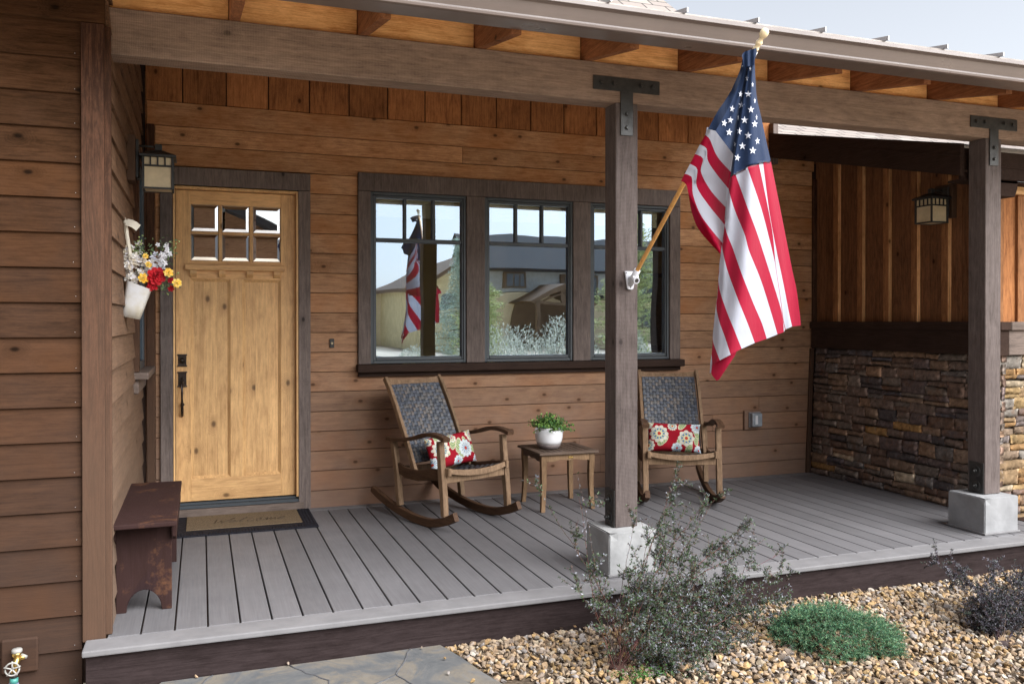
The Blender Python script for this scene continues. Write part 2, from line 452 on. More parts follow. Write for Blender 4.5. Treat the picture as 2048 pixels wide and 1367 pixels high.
def stonefx(m):
    nt = m.node_tree; N = NT(nt); b = [n for n in nt.nodes if n.type == 'BSDF_PRINCIPLED'][0]
    src = b.inputs['Base Color'].links[0].from_socket
    tc = N.n('ShaderNodeTexCoord').outputs['Object']
    v = N.noise(N.vmath('MULTIPLY', tc, (30, 30, 11)), 1, 5, .7, .6)
    w_ = N.math('MULTIPLY', N.rng(v, .60, .70), .5)
    rust = N.math('MULTIPLY', N.rng(N.noise(tc, 6, 4, .7), .55, .68), .45)
    c = N.mix(rust, src, (.20, .10, .045))
    c = N.mix(w_, c, (.38, .34, .30))
    dk = N.math('MULTIPLY', N.rng(N.noise(tc, 38, 5, .75), .55, .7), .55)
    c = N.mix(dk, c, (.03, .025, .024))
    c = N.mix(1.0, c, (.84, .80, .78), 'MULTIPLY')
    N.l(c, b.inputs['Base Color'])
stonefx(M['stone'])
M['gravel'] = tinted('gravel_rock', .85, .2, nscale=60, namp=.22, bump=.6)
M['leaf'] = tinted('leaf', .5, .35, .25, nscale=20, namp=.2, bump=0)
M['petal'] = tinted('petal', .6, .2, .3, nscale=40, namp=.12, bump=0)
M['twig'] = tinted('twig', .8, .2, nscale=60, namp=.25, bump=.3)
M['wicker'] = tinted('wicker', .45, .4, nscale=150, namp=.35, bump=.4)
M['pillow'] = tinted('pillow_print', .85, .1, nscale=300, namp=.06, bump=.2)
M['glass'] = glass('window_glass', .54, .0024, (.66, .81, .98))
M['doorglass'] = glass('door_glass', .62, .0012)
M['clear'] = glass('clear_plastic', .25, .0)
M['wallin'] = plain('interior_plaster', (.95, .72, .30), .9, .1, nscale=2, namp=.05)
M['floorin'] = plain('interior_floor', (.18, .10, .05), .5, .3, nscale=3, namp=.1)
M['blind'] = plain('blind_fabric', (.95, .88, .62), .8, .1, nscale=40, namp=.06)
M['black'] = plain('picture_frame', (.01, .01, .01), .4, .4)
M['paper'] = plain('picture_paper', (.5, .46, .36), .8, .1)
def shingle(name, a, b_):
    m, nt, b, out = newmat(name); N = NT(nt)
    tc = N.n('ShaderNodeTexCoord').outputs['UV']
    br = N.n('ShaderNodeTexBrick'); N.l(tc, br.inputs['Vector'])
    br.inputs['Color1'].default_value = (*a, 1); br.inputs['Color2'].default_value = (*b_, 1); br.inputs['Mortar'].default_value = (.02, .02, .02, 1)
    br.inputs['Scale'].default_value = 1; br.inputs['Mortar Size'].default_value = .008; br.inputs['Brick Width'].default_value = .24; br.inputs['Row Height'].default_value = .14
    br.inputs['Bias'].default_value = 0
    o = N.n('ShaderNodeTexCoord').outputs['Object']
    c = N.mix(N.math('MULTIPLY', N.noise(o, 60, 3, .7), .5), br.outputs['Color'], tuple(x*.5 for x in a))
    N.l(c, b.inputs['Base Color']); setp(b, .9, .2)
    N.bump(N.math('SUBTRACT', 1.0, br.outputs['Fac']), .6, .01, b)
    return m
M['shingle'] = shingle('roof_shingle', (.30, .26, .235), (.21, .175, .16))
M['shingle_d'] = shingle('roof_shingle_dark', (.14, .155, .19), (.20, .215, .25))
def slabmat():
    m, nt, b, out = newmat('stamped_slate'); N = NT(nt)
    tc = N.n('ShaderNodeTexCoord').outputs['Object']
    d = N.vmath('ADD', tc, N.vmath('SCALE', tc, None))
    n = N.noise(tc, 3.2, 6, .65, 1.2); n2 = N.noise(tc, 14, 5, .7)
    c = N.ramp(n, [(.25, (.10, .105, .11)), (.45, (.20, .19, .18)), (.55, (.30, .245, .185)), (.7, (.24, .235, .235)), (.85, (.36, .33, .29))])
    c = N.mix(N.math('MULTIPLY', N.rng(n2, .4, .65), .35), c, (.10, .10, .11))
    c = N.mix(1.0, c, (.50, .53, .56), 'MULTIPLY')
    N.l(c, b.inputs['Base Color']); setp(b, .62, .4)
    N.bump(N.math('ADD', n, N.math('MULTIPLY', n2, .4)), .5, .008, b)
    return m
M['slab'] = slabmat()
M['mortar'] = plain('mortar', (.07, .06, .05), .95, .05, nscale=30, namp=.3, bump=.5)
M['soil'] = plain('ground_soil', (.78, .67, .53), .95, .05, nscale=1.2, namp=.2, bump=.4)
M['drive'] = plain('driveway_concrete', (.62, .57, .52), .9, .1, nscale=1.0, namp=.1)
M['road'] = plain('road_asphalt', (.06, .06, .062), .9, .1, nscale=2, namp=.1)
M['tan'] = wood('house_siding', (.66, .55, .36), (.80, .68, .47), 'x', var=.1, knots=0, contrast=.4)
M['tan2'] = plain('house_wall_grey', (.50, .53, .54), .8, .1, nscale=3)
M['yellow'] = plain('house_wall_yellow', (.85, .72, .42), .8, .1, nscale=3)
M['brown'] = plain('house_trim', (.20, .14, .10), .8, .1, nscale=3)
M['pane_far'] = plain('far_pane', (.10, .13, .17), .1, .8, nscale=2)

# ================================================================== SETTING
g = MB()
g.quad([(-250, -400, -.21), (400, -400, -.21), (400, 250, -.21), (-250, 250, -.21)])
g.build('ground', M['soil'], kind='structure')
g = MB(); g.quad([(-40, -26, -.19), (60, -26, -.19), (60, -20.5, -.19), (-40, -20.5, -.19)]); g.build('road', M['road'], kind='structure')
g = MB(); g.quad([(-6, -20.5, -.194), (5.2, -20.5, -.194), (4.6, -5.6, -.194), (-6, -5.6, -.194)]); g.build('driveway', M['drive'], kind='structure')

# ================================================================== HOUSE
YW = 2.42
house = empty('house', (0, YW, 0), label='stained cedar-sided house with recessed front porch, alder door and stone side wall', cat='house')
# --- back wall shiplap
def shiplap(mb, x0, x1, z0, z1, y, gap=.0045, th=.018):
    z = z0; k = 0
    while z < z1-.01:
        zt = min(z+.1505, z1)
        # split long runs into random boards end to end
        xs = [x0]
        while xs[-1] < x1-1e-3:
            nx = xs[-1]+R.uniform(2.2, 4.8)
            if nx > x1-.5: nx = x1
            xs.append(nx)
        for a, b in zip(xs[:-1], xs[1:]):
            dy = R.uniform(-.0018, .0018)
            mb.box((a+.0006, y+dy, z+gap), (b-.0006, y+th, zt), bev=.0022)
        z = zt; k += 1
mb = MB()
Z0 = 2.534-.1505*17          # course lines match z = 2.534 - .1505 k
ZT = 2.82
zz = Z0
while zz < ZT-.01:
    za, zb2 = zz, min(zz+.1505, ZT)
    mid_ = (za+zb2)/2
    if mid_ > 2.57: runs = [(-.335, 5.38)]
    elif mid_ > 2.534: runs = [(-.335, 1.112), (3.946, 5.38)]
    elif mid_ > .99: runs = [(-.335, -.300), (.750, 1.112), (3.946, 5.38)]
    else: runs = [(-.335, -.300), (.750, 5.38)]
    for a_, b_ in runs: shiplap(mb, a_, b_, za, zb2, YW)
    zz = zb2
mb.box((1.115, YW+.004, 2.535), (3.944, YW+.017, 2.62), bev=0); mb.box((1.115, YW+.004, .90), (3.944, YW+.017, .989), bev=0)
mb.box((-.40, YW+.012, -.05), (-.302, YW+.03, 3.2), bev=0); 
mb.build('back_wall', M['side_x'], house)
mb = MB()
# sheathing behind the boards, with the openings left free
for a, b, c, d in ((-.5, -.2, 0, 3.3), (.66, 1.2, 0, 3.3), (3.85, 5.6, 0, 2.9), (3.85, 4.92, 2.9, 3.3), (-.2, .66, 2.45, 3.3), (1.2, 3.85, 2.43, 3.3), (1.2, 3.85, 0, 1.08), (1.96, 2.17, 1.08, 2.43), (2.90, 3.09, 1.08, 2.43)):
    mb.box((a, YW+.019, c), (b, YW+.06, d), bev=0)
mb.build('sheathing', M['dark_x'], house)
# wide band and vertical frieze boards
mb = MB()
mb.box((-.39, YW-.006, 2.823), (4.94, YW+.018, 2.992), bev=.003); mb.box((4.942, YW-.004, 2.823), (5.4, YW+.018, 3.12), bev=.003)
mb.build('band_board', M['side_x'], house)
mb = MB()
for k in range(-1, 20):
    a = -.15+.2995*k
    a2 = min(a+.2995, 4.93)
    if a2-a > .05: mb.box((max(a, -.40)+.004, YW+.002, 2.996), (a2-.004, YW+.018, 3.42), bev=.003)
mb.build('frieze_boards', M['board_z'], house)
mb = MB()   # inner corner trims
mb.box((-.392, YW-.022, .0), (-.338, YW, 2.823), bev=.003)
mb.build('corner_trim', M['corner_z'], house)
mb = MB()
mb.box((5.375, YW-.024, 1.41), (5.422, YW, 2.75), bev=.003)
# slanting trim that follows the battered stone
q = bmesh.new()
P = [(5.345, 1.165), (5.375, 1.165), (5.335, 0), (5.300, 0)]
mb.prism([(5.352, 1.165), (5.392, 1.165), (5.345, 0.0), (5.305, 0.0)], 'y', YW-.022, YW, bev=.002)
mb.build('corner_trim', M['corner_z'], house)

# --- left wing : front wall lapped boards (beveled siding)
def laps_front(mb, x0, x1, y, zs, th=.016):
    for z0, z1 in zs:
        poly = [(y+.02, z0), (y-th, z0), (y-.002, z1+.012), (y+.02, z1+.012)]
        mb.prism(poly, 'x', x0, x1, bev=.0015)
crs = [2.740-.1548*k for k in range(0, 21)]
mb = MB()
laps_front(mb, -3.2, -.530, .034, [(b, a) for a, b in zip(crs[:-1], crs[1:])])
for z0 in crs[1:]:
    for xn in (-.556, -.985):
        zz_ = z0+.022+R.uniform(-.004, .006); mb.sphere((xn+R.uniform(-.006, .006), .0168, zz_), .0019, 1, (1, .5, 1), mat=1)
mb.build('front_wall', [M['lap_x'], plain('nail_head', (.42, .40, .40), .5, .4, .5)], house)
mb = MB()
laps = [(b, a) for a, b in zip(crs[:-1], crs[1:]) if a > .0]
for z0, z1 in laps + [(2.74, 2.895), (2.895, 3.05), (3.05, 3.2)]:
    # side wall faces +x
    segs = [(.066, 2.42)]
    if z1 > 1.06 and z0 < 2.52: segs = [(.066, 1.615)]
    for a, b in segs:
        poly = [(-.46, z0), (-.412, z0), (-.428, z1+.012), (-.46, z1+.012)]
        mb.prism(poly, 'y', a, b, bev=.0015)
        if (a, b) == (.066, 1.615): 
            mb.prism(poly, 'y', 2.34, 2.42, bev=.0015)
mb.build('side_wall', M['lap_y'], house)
mb = MB()
mb.box((-3.2, .052, -.3), (-.46, .10, 3.2), bev=0); mb.box((-.52, .06, -.3), (-.462, 1.70, 3.2), bev=0)
mb.box((-.52, 1.70, -.3), (-.462, 2.5, 1.10), bev=0); mb.box((-.52, 1.70, 2.52), (-.462, 2.5, 3.2), bev=0); mb.box((-.52, 2.34, 1.10), (-.462, 2.5, 2.52), bev=0)
mb.build('sheathing', M['dark_x'], house)
mb = MB()
mb.box((-.527, .0, -.012), (-.434, .030, 2.745), bev=.003, rnd=1.3); mb.box((-.450, .031, .002), (-.4085, .064, 2.745), bev=.003, rnd=2.2)
mb.build('corner_board', M['corner_z'], house)
mb = MB()
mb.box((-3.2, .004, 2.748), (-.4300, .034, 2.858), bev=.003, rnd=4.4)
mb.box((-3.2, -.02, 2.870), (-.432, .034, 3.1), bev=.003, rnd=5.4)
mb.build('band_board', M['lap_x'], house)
mb = MB()   # soffit of the left wing
for k in range(8):
    mb.box((-3.2, -.62+.075*k, 2.985), (-.5, -.62+.075*k+.071, 3.0), bev=.002)
mb.build('soffit', M['soffit'], house)

# --- small window in the side wall
w = MB()
for lo, hi in (((-.43, 1.60, 1.10), (-.392, 1.69, 2.53)), ((-.43, 1.60, 2.44), (-.392, 2.36, 2.53)), ((-.43, 2.33, 1.10), (-.392, 2.41, 2.53))):
    w.box(lo, hi, bev=.003)
sw = w.build('window', M['corner_z'], house, label='narrow side window in the left wall')
w = MB()
for lo, hi in (((-.43, 1.69, 1.10), (-.402, 1.745, 2.44)), ((-.43, 2.275, 1.10), (-.402, 2.33, 2.44)), ((-.43, 1.745, 2.39), (-.402, 2.275, 2.44)), ((-.43, 1.745, 1.10), (-.402, 2.275, 1.155))):
    w.box(lo, hi, bev=.004)
sub(w, 'frame', M['sash'], sw)
w = MB(); w.quad([(-.416, 1.745, 1.155), (-.416, 2.275, 1.155), (-.416, 2.275, 2.39), (-.416, 1.745, 2.39)]); sub(w, 'pane', M['glass'], sw)
w = MB(); w.box((-.44, 1.56, 1.055), (-.335, 2.40, 1.10), bev=.008, seg=2); w.box((-.43, 1.60, .965), (-.395, 2.38, 1.053), bev=.004); sub(w, 'sill', M['trim_x'], sw)

# --- triple window
YT = 2.39
w = MB()
w.box((1.112, YT, 2.425), (3.947, YT+.03, 2.565), bev=.003)
for a, b in ((1.112, 1.207), (1.982, 2.136), (2.918, 3.077), (3.842, 3.947)):
    w.box((a, YT, 1.086), (b, YT+.03, 2.423), bev=.003)
wt = w.build('window_trim', M['trim_z'], house)
w = MB()
w.box((1.098, YT-.055, 1.024), (3.963, YT+.03, 1.085), bev=.009, seg=2)
w.box((1.112, YT-.006, .990), (3.947, YT+.028, 1.022), bev=.003)
sub(w, 'sill', M['dark_x'], wt)
for i, (a, b) in enumerate(((1.207, 1.982), (2.136, 2.918), (3.077, 3.842))):
    f = MB()
    y0, y1 = 2.405, 2.47
    for lo, hi in (((a, y0, 1.088), (a+.022, y1, 2.423)), ((b-.022, y0, 1.088), (b, y1, 2.423)), ((a+.022, y0, 2.40), (b-.022, y1, 2.423)), ((a+.022, y0, 1.088), (b-.022, y1, 1.112))):
        f.box(lo, hi, bev=.003)
    A, B, ZB, ZTp = a+.048, b-.036, 1.140, 2.378
    y0 = 2.415
    for lo, hi in (((a+.022, y0, 1.112), (A, y1, 2.40)), ((B, y0, 1.112), (b-.022, y1, 2.40)), ((A, y0, ZTp), (B, y1, 2.40)), ((A, y0, 1.112), (B, y1, ZB)), ((A, y0+.004, 2.036), (B, y1, 2.068))):
        f.box(lo, hi, bev=.004)
    for t in (1/3, 2/3):
        xm = A+(B-A)*t
        f.box((xm-.011, y0+.004, 2.068), (xm+.011, y1, ZTp), bev=.003)
    wi = f.build('window', M['sash'], house, label=('left window of the three, with a dark sash and three upper lights', 'middle window of the three, reflecting the gabled house across the street', 'right window of the three, partly behind the porch post')[i])
    p = MB()
    # panes as single sheets, each very slightly out of plane as real glass is
    for (xa, xb, za, zb) in [(A, B, ZB, 2.036)]+[(A+(B-A)*t0/3, A+(B-A)*(t0+1)/3, 2.068, ZTp) for t0 in range(3)]:
        d = R.uniform(-.0006, .0006); e = R.uniform(-.0008, .0008)
        p.quad([(xa, 2.445+d, za), (xb, 2.445-d, za), (xb, 2.445-d+e, zb), (xa, 2.445+d+e, zb)])
    sub(p, 'pane', M['glass'], wi)
    bl = MB()
    for k in range(5):
        z = 2.40-.032*k
        bl.prism([(2.477, z), (2.500, z-.004), (2.488, z-.034), (2.473, z-.030)], 'x', A-.01, B-.045, bev=.001)
    sub(bl, 'blind', M['blind'], wi)

# --- door
d = MB()
d.box((-.302, YT, .035), (-.218, YT+.03, 2.398), bev=.003); d.box((.663, YT, .0), (.751, YT+.03, 2.398), bev=.003); d.box((-.302, YT-.002, 2.400), (.751, YT+.03, 2.528), bev=.003)
d.build('door_trim', M['trim_z'], house)
d = MB()
for lo, hi in (((-.216, 2.395, .10), (-.203, 2.50, 2.392)), ((.646, 2.395, .10), (.662, 2.50, 2.392)), ((-.203, 2.395, 2.374), (.646, 2.50, 2.392))):
    d.box(lo, hi, bev=.002)
d.build('door_jamb', M['door'], house)
d = MB()
d.box((-.216, 2.396, .060), (.662, 2.50, .082), bev=.003, mat=0); d.box((-.216, 2.43, .083), (.662, 2.50, .098), bev=.002, mat=0)
d.box((-.30, 2.385, .0), (.70, 2.42, .058), bev=.003, mat=1)
d.build('threshold', [M['sash'], M['trim_x']], house)
DY = 2.452
d = MB()
def dbox(x0, x1, z0, z1, y0=DY, y1=DY+.045, m=0, **k): d.box((x0, y0, z0), (x1, y1, z1), mat=m, **k)
dbox(-.201, -.098, .105, 2.370, rnd=1.1); dbox(.538, .645, .105, 2.370, rnd=2.7)                          # stiles
dbox(-.098, .538, 2.272, 2.370, m=1, rnd=3.3); dbox(-.098, .538, 1.728, 1.862, m=1, rnd=6.1); dbox(-.098, .538, .105, .268, m=1, rnd=8.2)   # rails
dbox(.176, .264, .268, 1.728, rnd=5.2)                                                                    # middle stile
dbox(.095, .119, 1.862, 2.272, rnd=4.9, bev=.004); dbox(.312, .338, 1.862, 2.272, rnd=9.3, bev=.004)      # muntins
for a, b in ((-.098, .095), (.119, .312), (.338, .538)): dbox(a, b, 2.056, 2.076, m=1, bev=.004)
for a, b in ((-.098, .176), (.264, .538)):
    n = 3; wv = (b-a)/n
    for k in range(n): d.box((a+wv*k+.0002, DY+.018, .268), (a+wv*(k+1)-.0002, DY+.030, 1.728), bev=.0004)
    # chamfered sticking round the panel
    for (p0, p1) in (((a, .268), (b, 1.728)),):
        s_ = .020
        for quad_ in ([(a, DY+.002, .268), (b, DY+.002, .268), (b-s_, DY+.018, .268+s_), (a+s_, DY+.018, .268+s_)], [(a, DY+.002, 1.728), (a+s_, DY+.018, 1.728-s_), (b-s_, DY+.018, 1.728-s_), (b, DY+.002, 1.728)],
                      [(a, DY+.002, .268), (a+s_, DY+.018, .268+s_), (a+s_, DY+.018, 1.728-s_), (a, DY+.002, 1.728)], [(b, DY+.002, .268), (b, DY+.002, 1.728), (b-s_, DY+.018, 1.728-s_), (b-s_, DY+.018, .268+s_)]):
            d.quad(quad_, rnd=4.4)
door = d.build('door', [M['door'], M['door_x']], house, recalc=True)
for a, b, z0, z1 in [(a, b, z0, z1) for (a, b) in ((-.090, .087), (.126, .305), (.345, .530)) for (z0, z1) in ((1.872, 2.048), (2.084, 2.262))]:
    p = MB(); bw = .016; y = DY+.016
    p.quad([(a+bw, y-.004, z0+bw), (b-bw, y-.004, z0+bw), (b-bw, y-.004, z1-bw), (a+bw, y-.004, z1-bw)])
    I = [(a+bw, y-.004, z0+bw), (b-bw, y-.004, z0+bw), (b-bw, y-.004, z1-bw), (a+bw, y-.004, z1-bw)]
    O = [(a-.009, y+.001, z0-.011), (b+.009, y+.001, z0-.011), (b+.009, y+.001, z1+.011), (a-.009, y+.001, z1+.011)]
    for k in range(4): p.quad([O[k], O[(k+1) % 4], I[(k+1) % 4], I[k]])
    sub(p, 'pane', M['doorglass'], door)
p = MB(); p.box((-.098, DY+.034, 1.86), (.538, DY+.04, 2.272), bev=0); sub(p, 'backing', M['dark_x'], door)
p = MB(); p.box((-.136, DY-.042, 1.791), (.567, DY, 1.832), bev=.004, mat=0)
for a in (-.104, .095, .290, .484): p.prism([(DY, 1.790), (DY-.034, 1.790), (DY-.034, 1.765), (DY-.012, 1.742), (DY, 1.740)], 'x', a, a+.049, bev=.002, mat=1)
sub(p, 'shelf', [M['door_x'], M['door']], door)
p = MB()
for z0, z1 in ((1.090, 1.180), (.942, 1.054)):
    p.box((-.184, DY-.008, z0), (-.128, DY, z1), bev=.003); p.box((-.190, DY-.014, z1-.010), (-.122, DY, z1), bev=.003, seg=2); p.box((-.190, DY-.014, z0), (-.122, DY, z0+.010), bev=.003, seg=2)
RX = Matrix.Rotation(PI/2, 4, 'X')
p.lathe([(.0, .016), (.010, .016), (.011, .011), (.019, .010), (.022, .004), (.023, 0)][::-1], 24, (-.156, DY-.007, 1.134), M=RX.to_3x3())
p.tube([(-.157, DY-.010, 1.005), (-.157, DY-.030, 1.002), (-.157, DY-.045, .995)], [.008, .006, .009], 10)
p.tube([(-.157, DY-.006, .965), (-.157, DY-.035, .975), (-.157, DY-.052, .955), (-.157, DY-.056, .90), (-.157, DY-.052, .82), (-.157, DY-.040, .755), (-.157, DY-.012, .732)], [.010, .011, .012, .0095, .010, .010, .009], 12)
p.sphere((-.153, DY-.020, .815), .013, 2); p.tube([(-.153, DY, .815), (-.153, DY-.05, .815)], .008, 10)
sub(p, 'handle', M['bronze'], door)

# --- interior seen faintly through the glass
r = MB()
for lo, hi in (((-.6, 5.6, 0), (5.6, 5.65, 2.9)), ((-.65, 2.6, 0), (-.6, 5.6, 2.9)), ((5.6, 2.6, 0), (5.65, 5.6, 2.9)), ((-.6, 2.6, 2.75), (5.6, 5.6, 2.8))):
    r.box(lo, hi, bev=0)
r.build('interior_wall', M['wallin'], house)
r = MB(); r.box((-.6, 2.50, -.05), (5.6, 5.6, 0.0), bev=0); r.build('interior_floor', M['floorin'], house)
r = MB()
r.box((1.95, 4.6, 0), (3.1, 4.68, 2.75), bev=0, mat=0); r.box((2.10, 4.575, .2), (2.50, 4.60, 1.05), bev=.01, mat=0); r.box((2.10, 4.575, 1.15), (2.50, 4.60, 2.2), bev=.01, mat=0)
r.build('interior_partition', M['wallin'], house)
r = MB(); r.box((4.35, 4.2, 1.1), (4.95, 4.23, 1.95), bev=.004, mat=0); r.box((4.40, 4.190, 1.15), (4.90, 4.199, 1.90), bev=0, mat=1); r.box((4.2, 4.24, 0), (5.6, 4.3, 2.75), bev=0, mat=2)
r.build('interior_picture', [M['black'], M['paper'], M['wallin']], house)

# --- right wing : board and batten above, ledge, stone below
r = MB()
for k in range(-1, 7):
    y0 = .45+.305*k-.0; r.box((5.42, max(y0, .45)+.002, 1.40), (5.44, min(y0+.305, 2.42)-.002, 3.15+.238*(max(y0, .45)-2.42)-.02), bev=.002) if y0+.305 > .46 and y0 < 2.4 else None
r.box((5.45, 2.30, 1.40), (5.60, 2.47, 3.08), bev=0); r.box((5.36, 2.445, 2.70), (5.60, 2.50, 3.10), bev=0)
r.build('board_wall', M['board_shaded'], house)
r = MB()
for k in range(14):
    x0 = 5.42+.305*k; r.box((x0+.002, .45, 1.40), (x0+.303, .47, 2.36), bev=.002)
r.build('board_wall', M['board_z'], house)
r = MB()
for k in range(6):
    y0 = .552+.305*k; r.box((5.386, y0, 1.402), (5.42, y0+.064, 3.15+.238*(y0-2.42)-.02), bev=.003)
for k in range(13):
    x0 = 5.60+.305*k; r.box((x0, .428, 1.402), (x0+.064, .45, 2.34), bev=.003)
r.box((5.396, .428, 1.402), (5.46, .45, 2.34), bev=.003)
r.build('batten', M['batten_z'], house)
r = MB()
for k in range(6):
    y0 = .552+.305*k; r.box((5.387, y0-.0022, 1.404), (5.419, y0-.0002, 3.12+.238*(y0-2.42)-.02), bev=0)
r.build('lit_batten_edge', wood('lit_batten_edge_z', (.50, .24, .09), (.85, .50, .24), 'z', var=.3, knots=.3), house)  # thin orange strips colour in the light caught by the front edges
r = MB(); r.box((5.39, .40, 2.342), (9.5, .45, 2.40), bev=.003); r.build('header_board', M['soffit'], house)
r = MB()
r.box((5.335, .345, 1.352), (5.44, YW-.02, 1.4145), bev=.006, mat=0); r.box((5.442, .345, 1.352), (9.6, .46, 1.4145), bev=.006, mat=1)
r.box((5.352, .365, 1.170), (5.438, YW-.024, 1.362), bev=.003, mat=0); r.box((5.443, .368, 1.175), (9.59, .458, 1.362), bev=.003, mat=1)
r.build('ledge', [M['dark_y'], M['trim_x']], house)
# stones
PAL_D = [(.20, .155, .13), (.15, .12, .115), (.125, .12, .135), (.26, .19, .14), (.21, .18, .155), (.30, .205, .14), (.17, .12, .095), (.11, .098, .10), (.18, .165, .155), (.42, .26, .11), (.54, .46, .34)]
PAL_W = [9, 6, 4, 7, 7, 4, 8, 4, 5, 1.6, 1.6]
PAL_L = [tuple(q*.62 for q in c) for c in [(.34, .26, .19), (.46, .33, .17), (.27, .20, .17), (.22, .19, .18), (.50, .42, .30), (.38, .27, .16), (.30, .28, .25), (.40, .25, .12)]]
def stone(mb, org, ex, ez, en, w_, h_, dep, col):
    """one rough-faced stone: en is the outward normal"""
    nx, nz = max(3, int(w_/.022)), max(3, int(h_/.018))
    V = []
    sx, sz = R.uniform(-.5, .5)*.05, R.uniform(-.5, .5)*.05
    cj = [R.uniform(-.009, .009) for _ in range(8)]
    seed = Vector((R.uniform(0, 50), R.uniform(0, 50), R.uniform(0, 50)))
    for j in range(nz+1):
        row = []
        for i in range(nx+1):
            u = i/nx; v = j/nz
            edge = min(u*w_, (1-u)*w_, v*h_, (1-v)*h_)
            du = cj[0]*(1-u)*(1-v)+cj[1]*u*(1-v)+cj[2]*u*v+cj[3]*(1-u)*v
            dv = cj[4]*(1-u)*(1-v)+cj[5]*u*(1-v)+cj[6]*u*v+cj[7]*(1-u)*v
            b = dep*(1-max(0, 1-edge/.004)**2*.25)
            nz_ = noise.noise(seed+Vector((u*w_*28, v*h_*28, 0)))*.007+noise.noise(seed+Vector((u*w_*70, v*h_*70, 3)))*.006
            if edge < 1e-6: nz_ = -.002+nz_*.3; ed = R.uniform(-.0025, .0025)
            else: ed = 0
            p = org+ex*(u*w_+du+ed)+ez*(v*h_+dv+ed)+en*(b+nz_+(u-.5)*sx*.3+(v-.5)*sz*.3)
            vv = mb.bm.verts.new(p); 
            k = 1+R.uniform(-.22, .22)
            if edge < 1e-6: k *= (R.choice((.8, .8, 1.9, 2.4)) if (i in (0, nx)) else .8)
            vv[mb.cl] = (col[0]*k, col[1]*k, col[2]*k, 1); row.append(vv)
        V.append(row)
    for j in range(nz):
        for i in range(nx): mb.bm.faces.new((V[j][i], V[j][i+1], V[j+1][i+1], V[j+1][i])).smooth = (R.random() < .6)
    loop = V[0][:]+[V[j][nx] for j in range(1, nz+1)]+V[nz][::-1][1:]+[V[j][0] for j in range(nz-1, 0, -1)]
    back = []
    for v in loop:
        b = mb.bm.verts.new(v.co-en*(dep+.015)); b[mb.cl] = (col[0]*.4, col[1]*.4, col[2]*.4, 1); back.append(b)
    n = len(loop)
    for k in range(n): mb.bm.faces.new((loop[k], back[k], back[(k+1) % n], loop[(k+1) % n]))
def stonewall(mb, org, ex, ez, en, W, H, pal, wts, batter):
    z = 0
    while z < H-.02:
        h = R.choice((.055, .066, .078, .090, .112, .080))
        if z+h > H-.025: h = H-z
        x = 0
        while x < W-.01:
            w_ = R.uniform(.12, .34) if h < .072 else R.uniform(.13, .27)
            if x+w_ > W-.07: w_ = W-x
            col = R.choices(pal, wts)[0]; t = z/H
            o = org+ex*x+ez*z-en*(batter*t)
            dep = R.uniform(.010, .030)
            if h > .075 and R.random() < .35 and w_ > .12:
                hh = h*R.uniform(.4, .6)
                stone(mb, o+ex*.002, ex, ez, en, w_-.005, hh-.004, dep, col)
                stone(mb, o+ex*.002+ez*hh, ex, ez, en, w_-.005, h-hh-.004, R.uniform(.010, .034), R.choices(pal, wts)[0])
            else:
                stone(mb, o+ex*.002, ex, ez, en, w_-.005, h-.004, dep, col)
            x += w_
        z += h
r = MB()
stonewall(r, Vector((5.372, 2.40, .002)), Vector((0, -1, 0)), Vector((0, 0, 1)), Vector((-1, 0, 0)), 2.02, 1.168, PAL_D, PAL_W, .045)
r.build('stone_wall', M['stone'], house, label='shaded side of the stacked ledgestone wall, dark brown and slate stones', recalc=False)
r = MB()
stonewall(r, Vector((5.352, .395, -.20)), Vector((1, 0, 0)), Vector((0, 0, 1)), Vector((0, -1, 0)), 3.6, 1.37, PAL_L, [5, 4, 4, 4, 3, 4, 3, 3], .03)
r.build('stone_wall', M['stone'], house, label='front of the stacked ledgestone wall in tan and buff stones', recalc=False)
r = MB(); r.prism([(5.376, 0), (5.421, 1.17), (5.60, 1.17), (5.60, 0)], 'y', .44, 2.42, bev=0); r.prism([(.399, -.3), (.430, 1.17), (.60, 1.17), (.60, -.3)], 'x', 5.372, 9.5, bev=0)
r.build('mortar_bed', M['mortar'], house)

# --- right wing roof : shingles, dark rake and eave
def uvquad(name, pts, mat, parent, su=1.0, thick=0.0, **k):
    me = bpy.data.meshes.new(name)
    P = [Vector(p) for p in pts]
    me.from_pydata(P, [], [(0, 1, 2, 3)])
    uv = me.uv_layers.new(name='UVMap')
    ex = (P[1]-P[0]).normalized(); n = ex.cross(P[3]-P[0]).normalized(); ey = n.cross(ex)
    for i, p in enumerate(P): uv.data[i].uv = ((p-P[0]).dot(ex)/su, (p-P[0]).dot(ey)/su)
    me.materials.append(mat)
    o = bpy.data.objects.new(name, me); COL.objects.link(o); o.parent = parent
    if parent.type == 'EMPTY': me.transform(Matrix.Translation(-Vector(parent.location)))
    return tag(o, **k)
def zk(y): return 3.15+.238*(y-2.42)
def zr(y): return zk(y)-.004 if y <= 2.42 else 3.146+.46*(y-2.42)
uvquad('roof', [(4.90, .27, zr(.27)), (10.5, .27, zr(.27)), (10.5, 2.42, zr(2.42)), (4.90, 2.42, zr(2.42))], M['shingle'], house, label='low shingled roof of the right wing beside the porch')
uvquad('roof', [(4.905, 2.42, zr(2.42)), (10.5, 2.42, zr(2.42)), (10.5, 9, zr(9)), (4.905, 9, zr(9))], M['shingle'], house, label='shingled upper slope of the right wing roof')
r = MB()
zb = lambda y: 2.924+.2368*(y-2.42)
r.prism([(2.42, zb(2.42)), (2.42, zk(2.42)), (.29, zk(.29)), (.29, zb(.29))], 'x', 4.895, 4.930, bev=.002)
r.prism([(2.42, zb(2.42)+.14), (2.42, zb(2.42)+.15), (.29, zb(.29)+.14), (.29, zb(.29)+.13)], 'x', 4.889, 4.895, bev=0)
